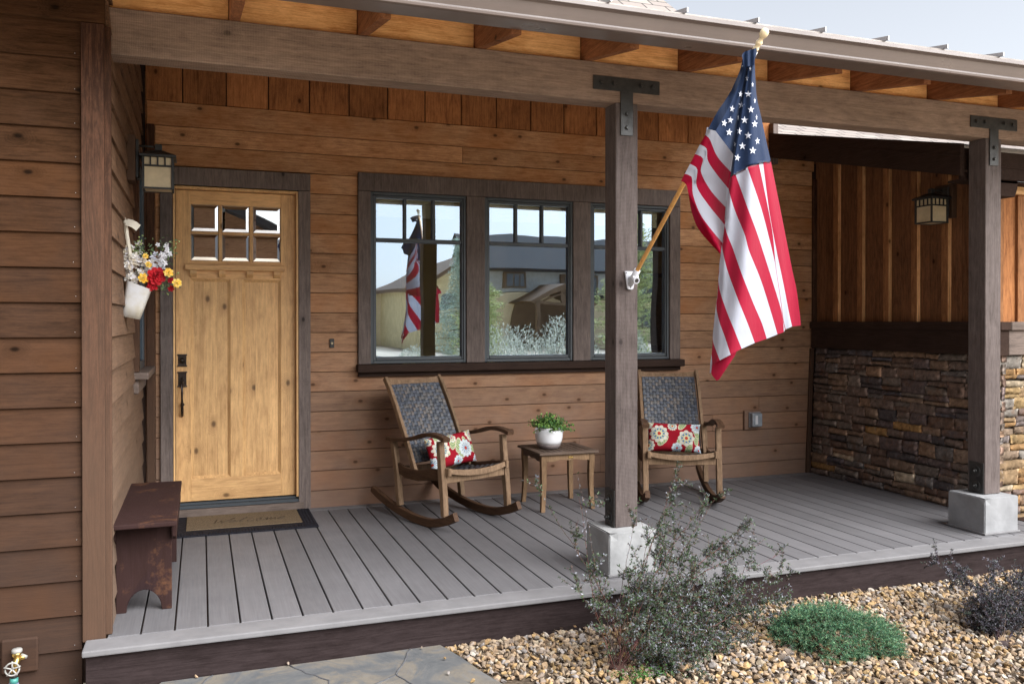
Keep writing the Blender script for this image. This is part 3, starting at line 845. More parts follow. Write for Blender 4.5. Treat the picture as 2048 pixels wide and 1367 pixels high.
r.box((4.932, .315, 2.405), (5.098, .34, 2.62), bev=0); r.box((5.10, .265, 2.41), (10.4, .30, 2.60), bev=.003); r.box((5.10, .258, 2.49), (10.4, .264, 2.50), bev=0)
r.prism([(5.12, 2.45), (5.12, 2.30), (5.415, 2.30), (5.44, 2.36), (5.44, 2.45)], 'y', .30, .42, bev=.003)
r.build('rake_board', M['dark_y'], house)
r = MB(); r.box((4.952, .30, 2.395), (10.4, .45, 2.41), bev=0); 
r.prism([(.29, zb(.29)+.03), (2.42, zb(2.42)+.03), (2.42, zb(2.42)+.045), (.29, zb(.29)+.045)], 'x', 4.93, 5.44, bev=0)
r.build('soffit', M['dark_y'], house)
r = MB(); r.box((4.90, YW-.06, 2.86), (4.955, YW, 3.24), bev=.003); r.build('rake_return', M['trim_z'], house)

# --- porch roof
def zp(y): return 2.777+.1735*(y+.405)          # underside of the rafters
r = MB(); r.box((-.4285, .140, 2.655), (10.0, .282, 2.872), bev=.004, rnd=3.1)
r.build('porch_beam', M['beam_x'], house)
r = MB()
for k in range(0, 16):
    a = .103+.6275*k
    r.box((a+.052-.0, .19, 2.874), (a+.6275-.002, .228, 3.06), bev=.002)
r.box((-.43, .19, 2.874), (.101, .228, 3.06), bev=.002)
r.build('blocking_board', M['block_x'], house)
for k in range(-1, 16):
    a = .103+.6275*k
    if a < -.42: continue
    r = MB()
    ye = YW-.01 if a < 4.85 else .36
    r.prism([(-.405, zp(-.405)), (-.405, zp(-.405)+.142), (ye, zp(ye)+.142), (ye, zp(ye))], 'x', a, a+.050, bev=.002)
    r.build('rafter', M['raft_y'], house)
r = MB()
for k in range(21):
    y = -.41+.14*k
    r.prism([(y, zp(y)+.143), (y+.136, zp(y+.136)+.143), (y+.136, zp(y+.136)+.160), (y, zp(y)+.160)], 'x', -.44, 9.9 if y < .2 else 4.90, bev=.0015)
r.build('roof_decking', M['soffit'], house)
r = MB()
r.prism([(-.56, zp(-.56)+.165), (YW+.1, zp(YW+.1)+.165), (YW+.1, zp(YW+.1)+.175), (-.56, zp(-.56)+.175)], 'x', -.6, 4.93, bev=0)
r.prism([(-.56, zp(-.56)+.165), (.36, zp(.36)+.165), (.36, zp(.36)+.175), (-.56, zp(-.56)+.175)], 'x', 4.931, 9.9, bev=0)
for k in range(-6, 20):
    a = 2.204+.4122*k
    if a < -.55 or a > 9.8: continue
    ye = YW if a < 4.9 else .36
    r.prism([(-.585, zp(-.585)+.176), (ye, zp(ye)+.176), (ye, zp(ye)+.200), (-.585, zp(-.585)+.200)], 'x', a-.004, a+.004, bev=.001, mat=1)
pr_ = r.build('porch_roof', [M['seam'], plain('seam_metal', (.50, .50, .52), .35, .5, .2, nscale=8, namp=.05)], house, label='brown standing seam metal porch roof')
r = MB()
gp = [(-.452, 2.792), (-.552, 2.792), (-.566, 2.796), (-.569, 2.808), (-.556, 2.813), (-.556, 2.820), (-.566, 2.840), (-.580, 2.872), (-.600, 2.882), (-.600, 2.902), (-.588, 2.902), (-.586, 2.890), (-.570, 2.876), (-.548, 2.83), (-.545, 2.802), (-.452, 2.802)]
r.prism(gp, 'x', -.62, 10.0, bev=.0012)
r.box((-.62, -.450, 2.798), (10.0, -.410, 2.925), bev=.002)
sub(r, 'gutter', M['gutter'], pr_)
# --- main roof rising behind
sl = .74
def zm(y): return 4.198+sl*(y-2.6)
uvquad('roof', [(-5, 1.3, zm(1.3)), (4.091, 1.3, zm(1.3)), (4.091, 9.5, zm(9.5)), (-5, 9.5, zm(9.5))], M['shingle'], house, label='steep shingled main roof behind the porch roof')
r = MB(); r.box((-5, 2.6, 3.0), (4.0, 2.7, 3.95), bev=0); r.box((-5, 9.3, 0), (4.05, 9.4, zm(9.3)-.1), bev=0); r.box((-5, .4, 3.12), (-.56, 9.3, 6.2), bev=0); r.box((-5, .1, 2.9), (-4.9, 9.3, 6.2), bev=0)  # box over the left wing is unseen, added to keep sun off the deck
r.prism([(1.3, zm(1.3)-.02), (9.5, zm(9.5)-.02), (9.5, zm(9.5)-.2), (1.3, zm(1.3)-.2)], 'x', 4.05, 4.088, bev=0)
r.build('upper_wall', M['lap_x'], house)

# ================================================================== POSTS
def hexbolt(mb, c, nrm, r_, h_, mat=0):
    z = Vector(nrm).normalized(); q = z.to_track_quat('Z', 'Y').to_matrix()
    mb.lathe([(r_, 0), (r_, h_*.75), (r_*.85, h_)], 6, c, mat=mat, M=q)
posts = 'timber porch posts on concrete bases'
for i, (X1, XP, lab) in enumerate(((2.181, 2.094, 'timber porch post with the flag bracket, on a weathered white concrete base'), (4.957, 4.850, 'timber porch post beside the stone wall, on a grey concrete base'))):
    t = empty('porch_post', (X1+.07, .21, 0), label=lab, cat='post', group=posts)
    m = MB(); m.box((X1, .1405, .247), (X1+.140, .2805, 2.6545), bev=.004, rnd=2.3+i)
    m.build('post_shaft', M['post_z'], t)
    y = .138
    m = MB(); cx = X1+.066
    m.box((cx-.210, y-.006, 2.717), (cx+.210, y, 2.795), bev=.0015); m.box((cx-.0395, y-.0062, 2.470), (cx+.0395, y-.0002, 2.719), bev=.0015)
    bt = m.build('t_bracket', M['steel'], t)
    for dx, z in ((-.160, 2.757), (-.083, 2.758), (.088, 2.760), (.165, 2.758), (0, 2.592), (0, 2.514)):
        m = MB(); m.lathe([(.015, 0), (.015, .002)], 16, (cx+dx, y-.006, z), M=RX.to_3x3()); hexbolt(m, (cx+dx, y-.008, z), (0, -1, 0), .0115, .010)
        sub(m, 'bolt', M['steel'], bt)
    m = MB(); m.box((X1-.007, .148, .243), (X1-.001, .262, .458), bev=.0015)
    bp = m.build('base_plate', M['steel'], t)
    for z in (.298, .398):
        m = MB(); q = Vector((-1, 0, 0)).to_track_quat('Z', 'Y').to_matrix()
        m.lathe([(.036, 0), (.036, .003), (.032, .004)], 24, (X1-.007, .205, z), M=q)
        hexbolt(m, (X1-.011, .205, z), (-1, 0, 0), .016, .012); m.lathe([(.008, 0), (.008, .026)], 10, (X1-.011, .205, z), M=q)
        sub(m, 'bolt', M['steel'], bp)
    m = MB()
    b = bmesh.new(); bmesh.ops.create_cube(b, size=1)
    for v in b.verts: v.co = Vector((XP+.151+v.co.x*.30, .046+.15+v.co.y*.30, .125+v.co.z*.242))
    bmesh.ops.bevel(b, geom=list(b.edges), offset=.006, segments=2, affect='EDGES')
    bmesh.ops.subdivide_edges(b, edges=list(b.edges), cuts=5, use_grid_fill=True)
    for v in b.verts:
        n_ = noise.noise(v.co*9+Vector((i*7, 0, 0)))*.0035+noise.noise(v.co*35)*.0015
        d_ = (v.co-Vector((XP+.151, .196, .125))); v.co += d_.normalized()*n_
        if v.co.z > .236 and v.co.y < .06 and v.co.x < XP+.02: v.co += Vector((.008, .008, -.008))*R.random()
    m.merge(b); pl = m.build('plinth', M['concrete'] if i else plain('plinth_whitewash', (.33, .33, .33), .85, .2, nscale=6, namp=.14, bump=.6), t, sharp=40)
    m = MB(); m.box((XP-.008, .036, .001), (XP+.310, .358, .016), bev=.003)
    sub(m, 'plinth_trim', M['nosing'], pl)

# ================================================================== DECK
dk = empty('porch_deck', (2.4, 1.1, 0), label='grey composite plank porch deck with a dark brown skirt', cat='deck')
m = MB()
for k in range(-3, 38):
    a = .1445*k
    m.box((max(a, -.43)+.004, .0, -.025), (min(a+.1445, 5.46)-.004, 2.318, 0), bev=.0025)
m.build('deck_boards', M['deck'], dk)
m = MB()
m.box((-.425, 2.323, -.025), (5.42, 2.417, .001), bev=.002)
m.build('border_board', M['nosing'], dk)
m = MB()
m.box((-.512, -.155, -.026), (9.8, -.005, .0008), bev=.006, seg=2)
m.build('nosing', M['nosing'], dk)
m = MB(); m.box((-.500, -.128, -.42), (9.8, -.09, -.028), bev=.002, rnd=.7); m.build('skirt_board', M['skirt'], dk)
m = MB(); m.box((-.43, -.085, -.05), (9.6, 2.42, -.03), bev=0); m.box((5.48, -.003, -.025), (9.8, .40, -.001), bev=.002); m.build('deck_frame', M['dark_x'], dk)

# ================================================================== PATH SLAB
sl_ = MB()
edge = [(-.20, -.135), (1.085, -.128), (1.135, -.30), (1.19, -.55), (1.36, -1.1), (1.3, -2.6), (-.9, -2.6), (-.7, -1.2), (-.35, -.5)]
sl_.prism(edge, 'z', -.30, -.178, bev=.006)
sl_.build('path', M['slab'], kind='structure')
jt = MB()
for pts in ([(.93, -.14), (.80, -.42), (.86, -.60), (.70, -.9)], [(.80, -.42), (.45, -.62), (.2, -.9)], [(.35, -.14), (.50, -.38), (.45, -.62)], [(.86, -.60), (1.25, -.74)], [(.02, -.14), (-.12, -.38)]):
    P2 = []
    for a, b in zip(pts[:-1], pts[1:]):
        for t in range(6): P2.append((a[0]+(b[0]-a[0])*t/6+R.uniform(-.006, .006), a[1]+(b[1]-a[1])*t/6+R.uniform(-.006, .006), -.1785))
    P2.append((*pts[-1], -.1785))
    jt.tube(P2, .0045, 6)
jt.build('path_joints', plain('slate_joint', (.085, .085, .09), .8, .2), kind='structure')

def leafquad(V, F, C, p, d, n, L, W, col):
    d = d.normalized(); s_ = d.cross(n)
    if s_.length < 1e-4: return
    s_.normalize(); o = len(V)
    V.extend([p, p+d*L*.5+s_*W*.5, p+d*L, p+d*L*.5-s_*W*.5]); F.append([o, o+1, o+2, o+3])
    C.extend([col]*4)
def rv(): return Vector((R.gauss(0, 1), R.gauss(0, 1), R.gauss(0, 1))).normalized()
# ================================================================== GRAVEL
def gravel():
    protos = []
    for k in range(14):
        b = bmesh.new()
        s_ = Vector((R.uniform(.8, 1.35), R.uniform(.7, 1.1), R.uniform(.55, .9)))
        for _ in range(R.choice((9, 10, 12))):
            v = Vector((R.gauss(0, 1), R.gauss(0, 1), R.gauss(0, 1))).normalized()*R.uniform(.85, 1.1)
            b.verts.new(Vector((v[i]*s_[i] for i in range(3))))
        bmesh.ops.convex_hull(b, input=b.verts)
        loose = [v for v in b.verts if not v.link_faces]
        bmesh.ops.delete(b, geom=loose, context='VERTS')
        bmesh.ops.bevel(b, geom=list(b.edges), offset=.10, segments=1, affect='EDGES')
        bmesh.ops.recalc_face_normals(b, faces=b.faces)
        b.verts.index_update()
        protos.append(([v.co.copy() for v in b.verts], [[v.index for v in f.verts] for f in b.faces])); b.free()
    pal = [(.48, .33, .21), (.54, .40, .27), (.44, .30, .18), (.56, .45, .32), (.54, .35, .17), (.36, .28, .22), (.60, .52, .44), (.46, .35, .25), (.32, .24, .17), (.52, .35, .17), (.42, .37, .34)]
    V, F, C = [], [], []
    def inslab(x, y):
        if x > 1.40 or x < -.75: return False
        xe = 1.085+(-y-.13)*.27 if y > -.6 else 1.36
        xl = -.20-(-y-.13)*.40
        return xl-.012 < x < xe+.012
    def put(x, y, z, s_):
        pv, pf = protos[R.randrange(14)]
        rot = Matrix.Rotation(R.uniform(0, 6.28), 3, 'Z') @ Matrix.Rotation(R.uniform(-.7, .7), 3, 'X') @ Matrix.Rotation(R.uniform(-.7, .7), 3, 'Y')
        o = len(V); c = R.choice(pal); k = R.uniform(.44, .68); cc = (c[0]*k, c[1]*k, c[2]*k)
        for p in pv: V.append(rot @ p*s_+Vector((x, y, z))); C.append(cc)
        for f in pf: F.append([i+o for i in f])
    xs0, xs1, ys0, ys1 = -.9, 6.2, -2.3, -.135
    step = .0255
    y = ys1
    while y > ys0:
        x = xs0+R.random()*step
        # only the bed that can be seen from about the photographer's place
        while x < xs1:
            d_ = math.hypot(x-CAM.x, y-CAM.y)
            ok = not (x < 1.0 and y < -1.0) and not (y < -1.5 and x < 1.6) and x < 2.6-y*0+ (y+2.3)*2.2
            if ok and not inslab(x, y):
                h = .022*max(0, min(1, (x-1.0)/1.5))*(1 if y < -.3 else (.5))*(.5+noise.noise(Vector((x*1.3, y*1.3, 5))))
                put(x+R.uniform(-.012, .012), min(y+R.uniform(-.012, .012), -.147), -.196+h+R.uniform(-.004, .007), R.choice((R.uniform(.008, .014), R.uniform(.012, .021), R.uniform(.016, .027))))
            x += step*R.uniform(.8, 1.2)
        y -= step*.95
    for (x, y) in ((1.05, -.33), (.98, -.16), (1.10, -.62), (.35, -.145), (-.05, -.15), (1.02, -.50), (-.28, -.20), (-.40, -.18), (-.55, -.2)):
        put(x, y, -.168 if x > -.1 else -.19, R.uniform(.008, .014) if x > -.1 else .019)
    for _ in range(170):
        x, y = R.uniform(1.15, 4.8), R.uniform(-1.5, -.16)
        if inslab(x, y): continue
        k = R.uniform(.5, 1.1); q = rv(); q.z = abs(q.z)+.6
        a_ = Vector((R.uniform(-1, 1), R.uniform(-1, 1), R.uniform(-.2, .3))).normalized()
        leafquad(V, F, C, Vector((x, y, -.158+R.uniform(-.006, .012))), a_, q, R.uniform(.014, .034), R.uniform(.006, .012), (.20*k, .12*k, .06*k))
    return raw('gravel', V, F, M['gravel'], cols=C, kind='stuff', label='tan and buff crushed rock gravel bed below the deck', cat='gravel')
gravel()
gb = MB(); gb.quad([(-2.5, -3.2, -.203), (8, -3.2, -.203), (8, -.12, -.203), (-2.5, -.12, -.203)]); gb.build('ground', plain('gravel_bed', (.12, .09, .065), .95, .05, nscale=60, namp=.3), kind='structure')

# ================================================================== SHRUBS
def shrub(name, root, tips, label, n_side, cols, twigc, leafL, group=None, lo_fill=0, dens=1.0, spread=.5):
    t = empty(name, root, label=label, cat='shrub')
    st = MB(); V, F, C = [], [], []
    def branch(p0, p1, r0, sag, lev, start=.12, leafy=True):
        n = max(4, int((p1-p0).length/.035)); pts = []
        side = rv()*.04*(p1-p0).length
        for i in range(n+1):
            t_ = i/n
            p = p0.lerp(p1, t_)+Vector((0, 0, sag*math.sin(PI*t_)))+side*math.sin(PI*t_*1.5)+rv()*.0035*(0 < i < n)
            pts.append(p)
        st.tube(pts, [max(r0*.62*(1-.8*i/n), .0007) for i in range(n+1)], 5, col=tuple(c*R.uniform(.7, 1.3) for c in twigc), cap=False)
        for i in range(n+1):
            t_ = i/n
            if t_ < start: continue
            tdir = (pts[min(i+1, n)]-pts[max(i-1, 0)]).normalized()
            for _ in range(3 if lev else 2):
                if R.random() > dens: continue
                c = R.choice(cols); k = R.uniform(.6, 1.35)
                for q in range(R.choice((2, 3, 4))):
                    dd = (tdir*.5+rv()+Vector((0, 0, .25))).normalized()
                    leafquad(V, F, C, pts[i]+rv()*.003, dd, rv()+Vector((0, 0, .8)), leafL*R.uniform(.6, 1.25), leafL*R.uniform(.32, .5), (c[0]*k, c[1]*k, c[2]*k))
        return pts
    for (tip, r0, sag, ns) in tips:
        p0 = Vector(root)+Vector((R.uniform(-.05, .05), R.uniform(-.05, .05), 0))
        pts = branch(p0, Vector(tip), r0, sag, 0, .3)
        L = (Vector(tip)-p0).length
        for _ in range(ns):
            i = R.randrange(int(len(pts)*.22), len(pts)-1)
            out = (pts[i]-Vector(root)); out.z *= .4
            dd = ((pts[min(i+1, len(pts)-1)]-pts[i]).normalized()*.8+rv()*.8+out.normalized()*.3+Vector((0, 0, .12))).normalized()
            ln = R.uniform(.06, .20)*spread*2*(1-.4*i/len(pts))
            sp = branch(pts[i], pts[i]+dd*ln, r0*.35, .01, 1, .05)
            for _ in range(3):
                j = R.randrange(1, len(sp)-1)
                d3 = (dd+rv()*.9).normalized()
                branch(sp[j], sp[j]+d3*R.uniform(.03, .09), r0*.2, 0, 2, .0)
    st.sphere(root, .062, 2, (1, 1, .35), jit=.3, col=tuple(c*.8 for c in twigc))
    st.build('stems', M['twig'], t, recalc=False)
    raw('foliage', V, F, M['leaf'], t, cols=C)
    return t
RT = (1.80, -.66, -.19)
def tp(u, v, y): return tuple(at(u, v, 'y', y))
tips = []
for u, v, y, r0, sag, ns in [
    (1090, 980, -.55, .0045, .02, 4), (1150, 955, -.35, .004, .05, 3), (1145, 990, -.55, .004, .03, 3), (1185, 1130, -.75, .004, .02, 4), (1150, 1165, -.8, .003, .02, 3),
    (1270, 1045, -.5, .004, .02, 4), (1310, 1050, -.5, .005, .03, 8), (1360, 960, -.35, .005, .06, 9), (1345, 948, -.3, .005, .05, 9), (1385, 1010, -.3, .005, .04, 9), (1410, 985, -.3, .004, .05, 8),
    (1425, 1010, -.35, .004, .03, 8), (1470, 1045, -.3, .005, .03, 15), (1522, 1060, -.3, .005, .04, 15), (1550, 1115, -.35, .005, .05, 18), (1575, 1150, -.4, .006, .05, 21), (1590, 1195, -.45, .006, .04, 21),
    (1570, 1230, -.5, .005, .03, 21), (1530, 1270, -.6, .005, .03, 21), (1480, 1300, -.7, .005, .03, 18), (1500, 1180, -.4, .006, .04, 24), (1450, 1150, -.4, .006, .03, 24), (1440, 1220, -.5, .006, .03, 17), (1400, 1130, -.45, .006, .03, 15),
    (1350, 1150, -.5, .006, .02, 15), (1330, 1100, -.5, .005, .02, 9), (1400, 1260, -.6, .005, .02, 15), (1480, 1240, -.5, .006, .03, 21), (1360, 1200, -.6, .005, .02, 13), (1300, 1180, -.6, .005, .02, 9),
    (1265, 1140, -.6, .004, .02, 5), (1420, 1300, -.75, .004, .02, 11), (1240, 1200, -.7, .004, .01, 5), (1210, 1220, -.75, .004, .01, 4), (1345, 1310, -.8, .004, .01, 13), (1390, 1340, -.85, .004, .01, 11), (1300, 1290, -.8, .004, .01, 9), (1450, 1100, -.35, .005, .04, 18)]:
    tips.append((tp(u, v, y), r0, sag, ns))
shrub('arching_shrub', RT, tips, 'large arching shrub with small grey-green leaves in front of the near plinth', 6,
      [(.07, .10, .06), (.05, .085, .035), (.12, .135, .125), (.23, .235, .27), (.04, .075, .028), (.09, .06, .045), (.14, .145, .155), (.08, .11, .06)], (.085, .042, .034), .0150, dens=.64)
# fresh green growth at its foot
t2 = empty('leafy_sprig', tuple(at(1275, 1350, 'y', -.80)), label='bright green low sprigs growing at the foot of the large shrub', cat='plant')
V, F, C = [], [], []
for _ in range(750):
    c0 = at(R.gauss(1300, 30), R.gauss(1356, 11), 'y', -.82+R.uniform(-.05, .08))
    k = R.uniform(.6, 1.3)
    leafquad(V, F, C, c0, rv()+Vector((0, 0, .4)), rv()+Vector((0, 0, 1)), .014*R.uniform(.6, 1.2), .008, (.045*k, .12*k, .022*k))
raw('foliage', V, F, M['leaf'], t2, cols=C)

tips = []
RT2 = tuple(at(2000, 1285, 'z', -.19))
for u, v, y, r0, sag, ns in [(1875, 1130, -.45, .005, .05, 5), (1905, 1165, -.5, .005, .04, 9), (1930, 1150, -.5, .004, .05, 8), (1960, 1190, -.6, .004, .04, 10), (1985, 1130, -.6, .004, .04, 10), (2030, 1110, -.6, .004, .03, 10),
                             (1955, 1230, -.75, .004, .02, 12), (1950, 1270, -.85, .004, .02, 10), (2010, 1180, -.75, .005, .03, 14), (2040, 1160, -.75, .005, .03, 14), (2060, 1200, -.85, .005, .03, 14), (2100, 1140, -.7, .005, .03, 12),
                             (2120, 1200, -.8, .005, .03, 12), (2030, 1240, -.95, .004, .02, 14), (1985, 1220, -.85, .004, .02, 14), (2070, 1270, -1.0, .004, .02, 12), (1975, 1250, -.9, .004, .02, 12), (2140, 1170, -.6, .005, .03, 12)]:
    tips.append((tp(u, v, y), r0, sag, ns))
shrub('twiggy_shrub', RT2, tips, 'dark twiggy shrub with purplish leaves at the right edge of the gravel', 6,
      [(.055, .055, .06), (.10, .095, .115), (.045, .06, .045), (.075, .05, .05), (.14, .13, .16)], (.045, .03, .03), .014, dens=.9)

# juniper
jc = at(1655, 1330, 'z', -.19)
jt_ = empty('creeping_juniper', jc, label='low spreading blue-green juniper on the gravel', cat='shrub')
V, F, C = [], [], []; st = MB()
def hgt(a, rr):
    return max(0, .105*(1-rr**2.4))*(1+.5*noise.noise(Vector((math.cos(a)*1.5*rr*3, math.sin(a)*1.5*rr*3, 1))))
A0 = at(1540, 1330, 'z', -.17); A1 = at(1778, 1262, 'z', -.17)
cj = at(1662, 1272, 'z', -.17)
ax_u = Vector((1, -.10, 0)).normalized(); ax_v = Vector((.10, 1, 0)).normalized()
for i in range(1900):
    a = R.uniform(0, 2*PI); rr = math.sqrt(R.random())
    edge_ = 1+.55*noise.noise(Vector((math.cos(a)*1.7, math.sin(a)*1.7, 4)))
    base = cj+ax_u*math.cos(a)*rr*.27*edge_+ax_v*math.sin(a)*rr*.29*edge_
    base.z = -.185+hgt(a, rr)
    out = (ax_u*math.cos(a)+ax_v*math.sin(a))
    dirn = (out*(.3+rr)+rv()*.55+Vector((0, -.25, .45))).normalized()
    L = R.uniform(.04, .085); shade = R.uniform(.55, 1.2)
    for j in range(30):
        t_ = R.random(); p = base+dirn*L*t_
        d3 = (dirn*.6+rv()).normalized()
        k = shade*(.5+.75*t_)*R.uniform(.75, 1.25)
        c = R.choice(((.06, .16, .085), (.085, .20, .10), (.05, .14, .09), (.12, .22, .10), (.15, .25, .13))) if R.random() > .04 else (.13, .09, .05)
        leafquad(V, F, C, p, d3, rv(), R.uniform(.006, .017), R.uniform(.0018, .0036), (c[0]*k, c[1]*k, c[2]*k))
    if i % 6 == 0: st.tube([base-dirn*.02, base+dirn*L*.5], .0015, 4, col=(.09, .06, .04), cap=False)
raw('foliage', V, F, M['leaf'], jt_, cols=C)
st.build('stems', M['twig'], jt_, recalc=False)

# ================================================================== FLAG
fl = empty('flag', (2.29, .12, 1.60), label='american flag hanging from an angled wooden pole on the near post', cat='flag')
P0 = Vector((2.274, .075, 1.690)); P1 = at(1519, 84, 'y', -.895)
pd = (P1-P0).normalized()
m = MB(); m.tube([P0-pd*.07, P0, P0.lerp(P1, .5), P1-pd*.03], [.0115]*4, 16); m.build('flag_pole', M['pole'], fl)
m = MB()
q = pd.to_track_quat('Z', 'Y').to_matrix()
m.lathe([(.010, -.045), (.0145, -.042), (.0145, -.030), (.012, -.028), (.012, -.012), (.0155, -.008), (.016, .0), (.012, .006), (.0095, .014), (.012, .022), (.018, .030), (.0205, .042), (.019, .054), (.012, .064), (.0001, .067)], 28, P1, M=q)
m.build('finial', M['finial'], fl)
m = MB(); m.lathe([(.0125, -.075), (.0165, -.074), (.0165, -.048), (.0125, -.046)], 20, P1, M=q); m.build('pole_collar', M['bandw'], fl)
m = MB()
m.prism([(2.232, 1.702), (2.306, 1.702), (2.300, 1.665), (2.286, 1.603), (2.279, 1.598), (2.256, 1.598), (2.249, 1.603), (2.240, 1.66)], 'y', .126, .137, bev=.002)
m.tube([(2.272, .134, 1.655), (2.272, .07, 1.668)], [.022, .018], 14)
m.tube([P0-pd*.085, P0+pd*.02], [.0185, .0185], 18)
s2 = Vector((.0, -.97, -.24)).normalized(); c2 = P0-pd*.045
m.tube([c2, c2+s2*.05], [.018, .0185], 18); m.tube([c2+s2*.0505, c2+s2*.051], [.012, .012], 18, mat=1)
for x, z in ((2.240, 1.693), (2.2975, 1.693), (2.268, 1.611)):
    m.lathe([(.004, 0), (.003, .002), (.0001, .0025)], 10, (x, .126, z), M=RX.to_3x3(), mat=2)
m.build('pole_bracket', [M['bracket'], M['steel'], M['steel']], fl)
# cloth : boundary curves between the stripes, surveyed and set in depth
def z1(x, y): return (1340+x/6.827, 50+y/6.827)
def z2(x, y): return (1340+x/4.557, 240+y/4.557)
def z3(x, y): return (1340+x/4.883, 500+y/4.883)
def sample(pts, n):
    """resample a polyline smoothly (Catmull-Rom) into n+1 points"""
    P = [Vector((*p, 0)) for p in pts]
    if len(P) == 2: P = [P[0], P[0].lerp(P[1], .5), P[1]]
    d = [0]
    for a, b in zip(P[:-1], P[1:]): d.append(d[-1]+max((b-a).length, 1e-6))
    out = []
    for i in range(n+1):
        s_ = d[-1]*i/n; k = 0
        while k < len(P)-2 and d[k+1] < s_: k += 1
        t_ = (s_-d[k])/(d[k+1]-d[k])
        p0 = P[max(k-1, 0)]; p1 = P[k]; p2 = P[k+1]; p3 = P[min(k+2, len(P)-1)]
        m1 = (p2-p0)*.5; m2 = (p3-p1)*.5
        # keep tangents scaled to the segment
        seg = (p2-p1).length
        m1 = m1.normalized()*min(m1.length, seg) if m1.length > 0 else m1
        m2 = m2.normalized()*min(m2.length, seg) if m2.length > 0 else m2
        t2_, t3 = t_*t_, t_*t_*t_
        v = p1*(2*t3-3*t2_+1)+m1*(t3-2*t2_+t_)+p2*(-2*t3+3*t2_)+m2*(t3-t2_)
        out.append((v.x, v.y))
    return out
FL = [(1500, 118), z2(575, 310), z2(545, 530), z2(530, 610), z2(500, 950), z2(475, 1130), z3(490, 60), z3(475, 330), z3(455, 520), z3(425, 750), z3(418, 900), z3(405, 1030), z3(390, 1200)]
RE = [(1509, 119), (1511, 158), (1514, 196), (1522, 232), (1533, 284), (1542, 323), (1559.4, 412), (1578, 500), (1592.9, 577.8), (1601, 641), (1602, 651)]
def interp_u(curve, v):
    if v <= curve[0][1]: return curve[0][0]
    for a, b in zip(curve[:-1], curve[1:]):
        if a[1] <= v <= b[1] and b[1] > a[1]: return a[0]+(b[0]-a[0])*(v-a[1])/(b[1]-a[1])
    return curve[-1][0]
def front_y(u, v):
    a, b = interp_u(FL, v), interp_u(RE, v)
    w_ = max(b-a, 14); s_ = max((u-a)/w_, -.5)
    amp = .006+.030*min(1, max(0, (v-130)/400))
    y = -.868+amp*math.sin(s_*7.4+.9+(v-300)/240)+.010*math.sin(s_*15+(v/90))*min(1, max(0, (v-200)/300))
    y += .045*max(0, s_-.86)/.14*min(1, max(0, (v-140)/200))       # right hem turns away
    y += .035*min(.06, max(0, .06-s_))/.06
    return y
def pole_y(v):
    # depth of the pole at image row v
    for k in range(101):
        p = P0.lerp(P1, 1-k/100); dd = p-CAM; w_ = dd.dot(_F)
        if PY-F_PX*dd.dot(_U)/w_ >= v: return p.y
    return P0.y
def left_y(u, v):
    fx = interp_u(FL, v); py_ = pole_y(min(v, 360)); hx = 1500-(v-118)*.56 if v < 365 else 1365+(v-365)*.55
    s_ = min(1, max(0, (u-hx)/max(fx-hx, 8)))
    return (py_-.012)*(1-s_)+(-.815)*s_+.014*math.sin(s_*6+v/70)*(1-s_*.5)
V, F, I = [], [], []
vd = {}
def vert(p):
    k = (round(p.x, 6), round(p.y, 6), round(p.z, 6))
    if k not in vd: vd[k] = len(V); V.append(p)
    return vd[k]
def loft(ca, cb, mat, yf, n, m_, clampFL=False):
    rows = []
    A, B = sample(ca, n), sample(cb, n)
    for i in range(n+1):
        row = []
        for j in range(m_+1):
            t_ = j/m_; u = A[i][0]*(1-t_)+B[i][0]*t_; v = A[i][1]*(1-t_)+B[i][1]*t_
            row.append(vert(at(u, v, 'y', yf(u, v))))
        rows.append(row)
    for i in range(n):
        for j in range(m_):
            f = [rows[i][j], rows[i][j+1], rows[i+1][j+1], rows[i+1][j]]
            g_ = []
            for x in f:
                if x not in g_: g_.append(x)
            if len(g_) >= 3: F.append(g_); I.append(mat)
# front panel, from right to left : (boundary curve list)
ttl = [z2(575, 310), z2(545, 530)]
E_ = [(z2(920, 380), z2(1000, 780), z2(1115, 1367), z3(1235, 380), z3(1270, 640), z3(1278, 735)),
      (z2(848, 387), z2(905, 830), z2(970, 1185), z3(1110, 340), z3(1160, 600), z3(1192, 745)),
      (z2(808, 393), z2(885, 760), z2(935, 1030), z2(960, 1290), z3(1040, 200), z3(1085, 500), z3(1112, 700), z3(1130, 772)),
      (z2(705, 430), z2(830, 800), z2(905, 1080), z2(955, 1290), z3(1036, 200), z3(1080, 500), z3(1106, 700), z3(1124, 776)),
      (z2(595, 490), z2(700, 780), z2(790, 1020), z2(844.6, 1185), z3(1000, 300), z3(1080, 560), z3(1104, 690), z3(1112, 800)),
      (z2(545, 530), z2(532, 615), z2(590, 820), z2(680, 1040), z2(718.6, 1185), z3(890, 300), z3(985, 600), z3(1050, 822)),
      (z2(545, 530), z2(530, 612), z2(500, 950), z2(578.6, 1185), z3(700, 230), z3(815, 520), z3(900, 720), z3(945, 865)),
      (z2(530, 612), z2(500, 950), z2(475, 1130), z2(479, 1187), z3(560, 195), z3(660, 470), z3(760, 720), z3(828, 905)),
      (z2(500, 950), z2(475, 1130), z3(490, 60), z3(475, 330), z3(540, 560), z3(620, 760), z3(700, 962)),
      (z2(475, 1130), z3(490, 60), z3(475, 330), z3(452, 545), z3(480, 690), z3(540, 860), z3(592, 1020)),
      (z3(475, 330), z3(453, 540), z3(425, 750), z3(419, 880), z3(450, 980), z3(487, 1075)),
      (z3(455, 520), z3(425, 750), z3(418, 900), z3(406, 1030), z3(412, 1120))]
mats = [0, 1, 0, 1, 0, 1, 0, 1, 0, 1, 0]
for k in range(11):
    loft(E_[k], E_[k+1], mats[k], front_y, 40, 5)
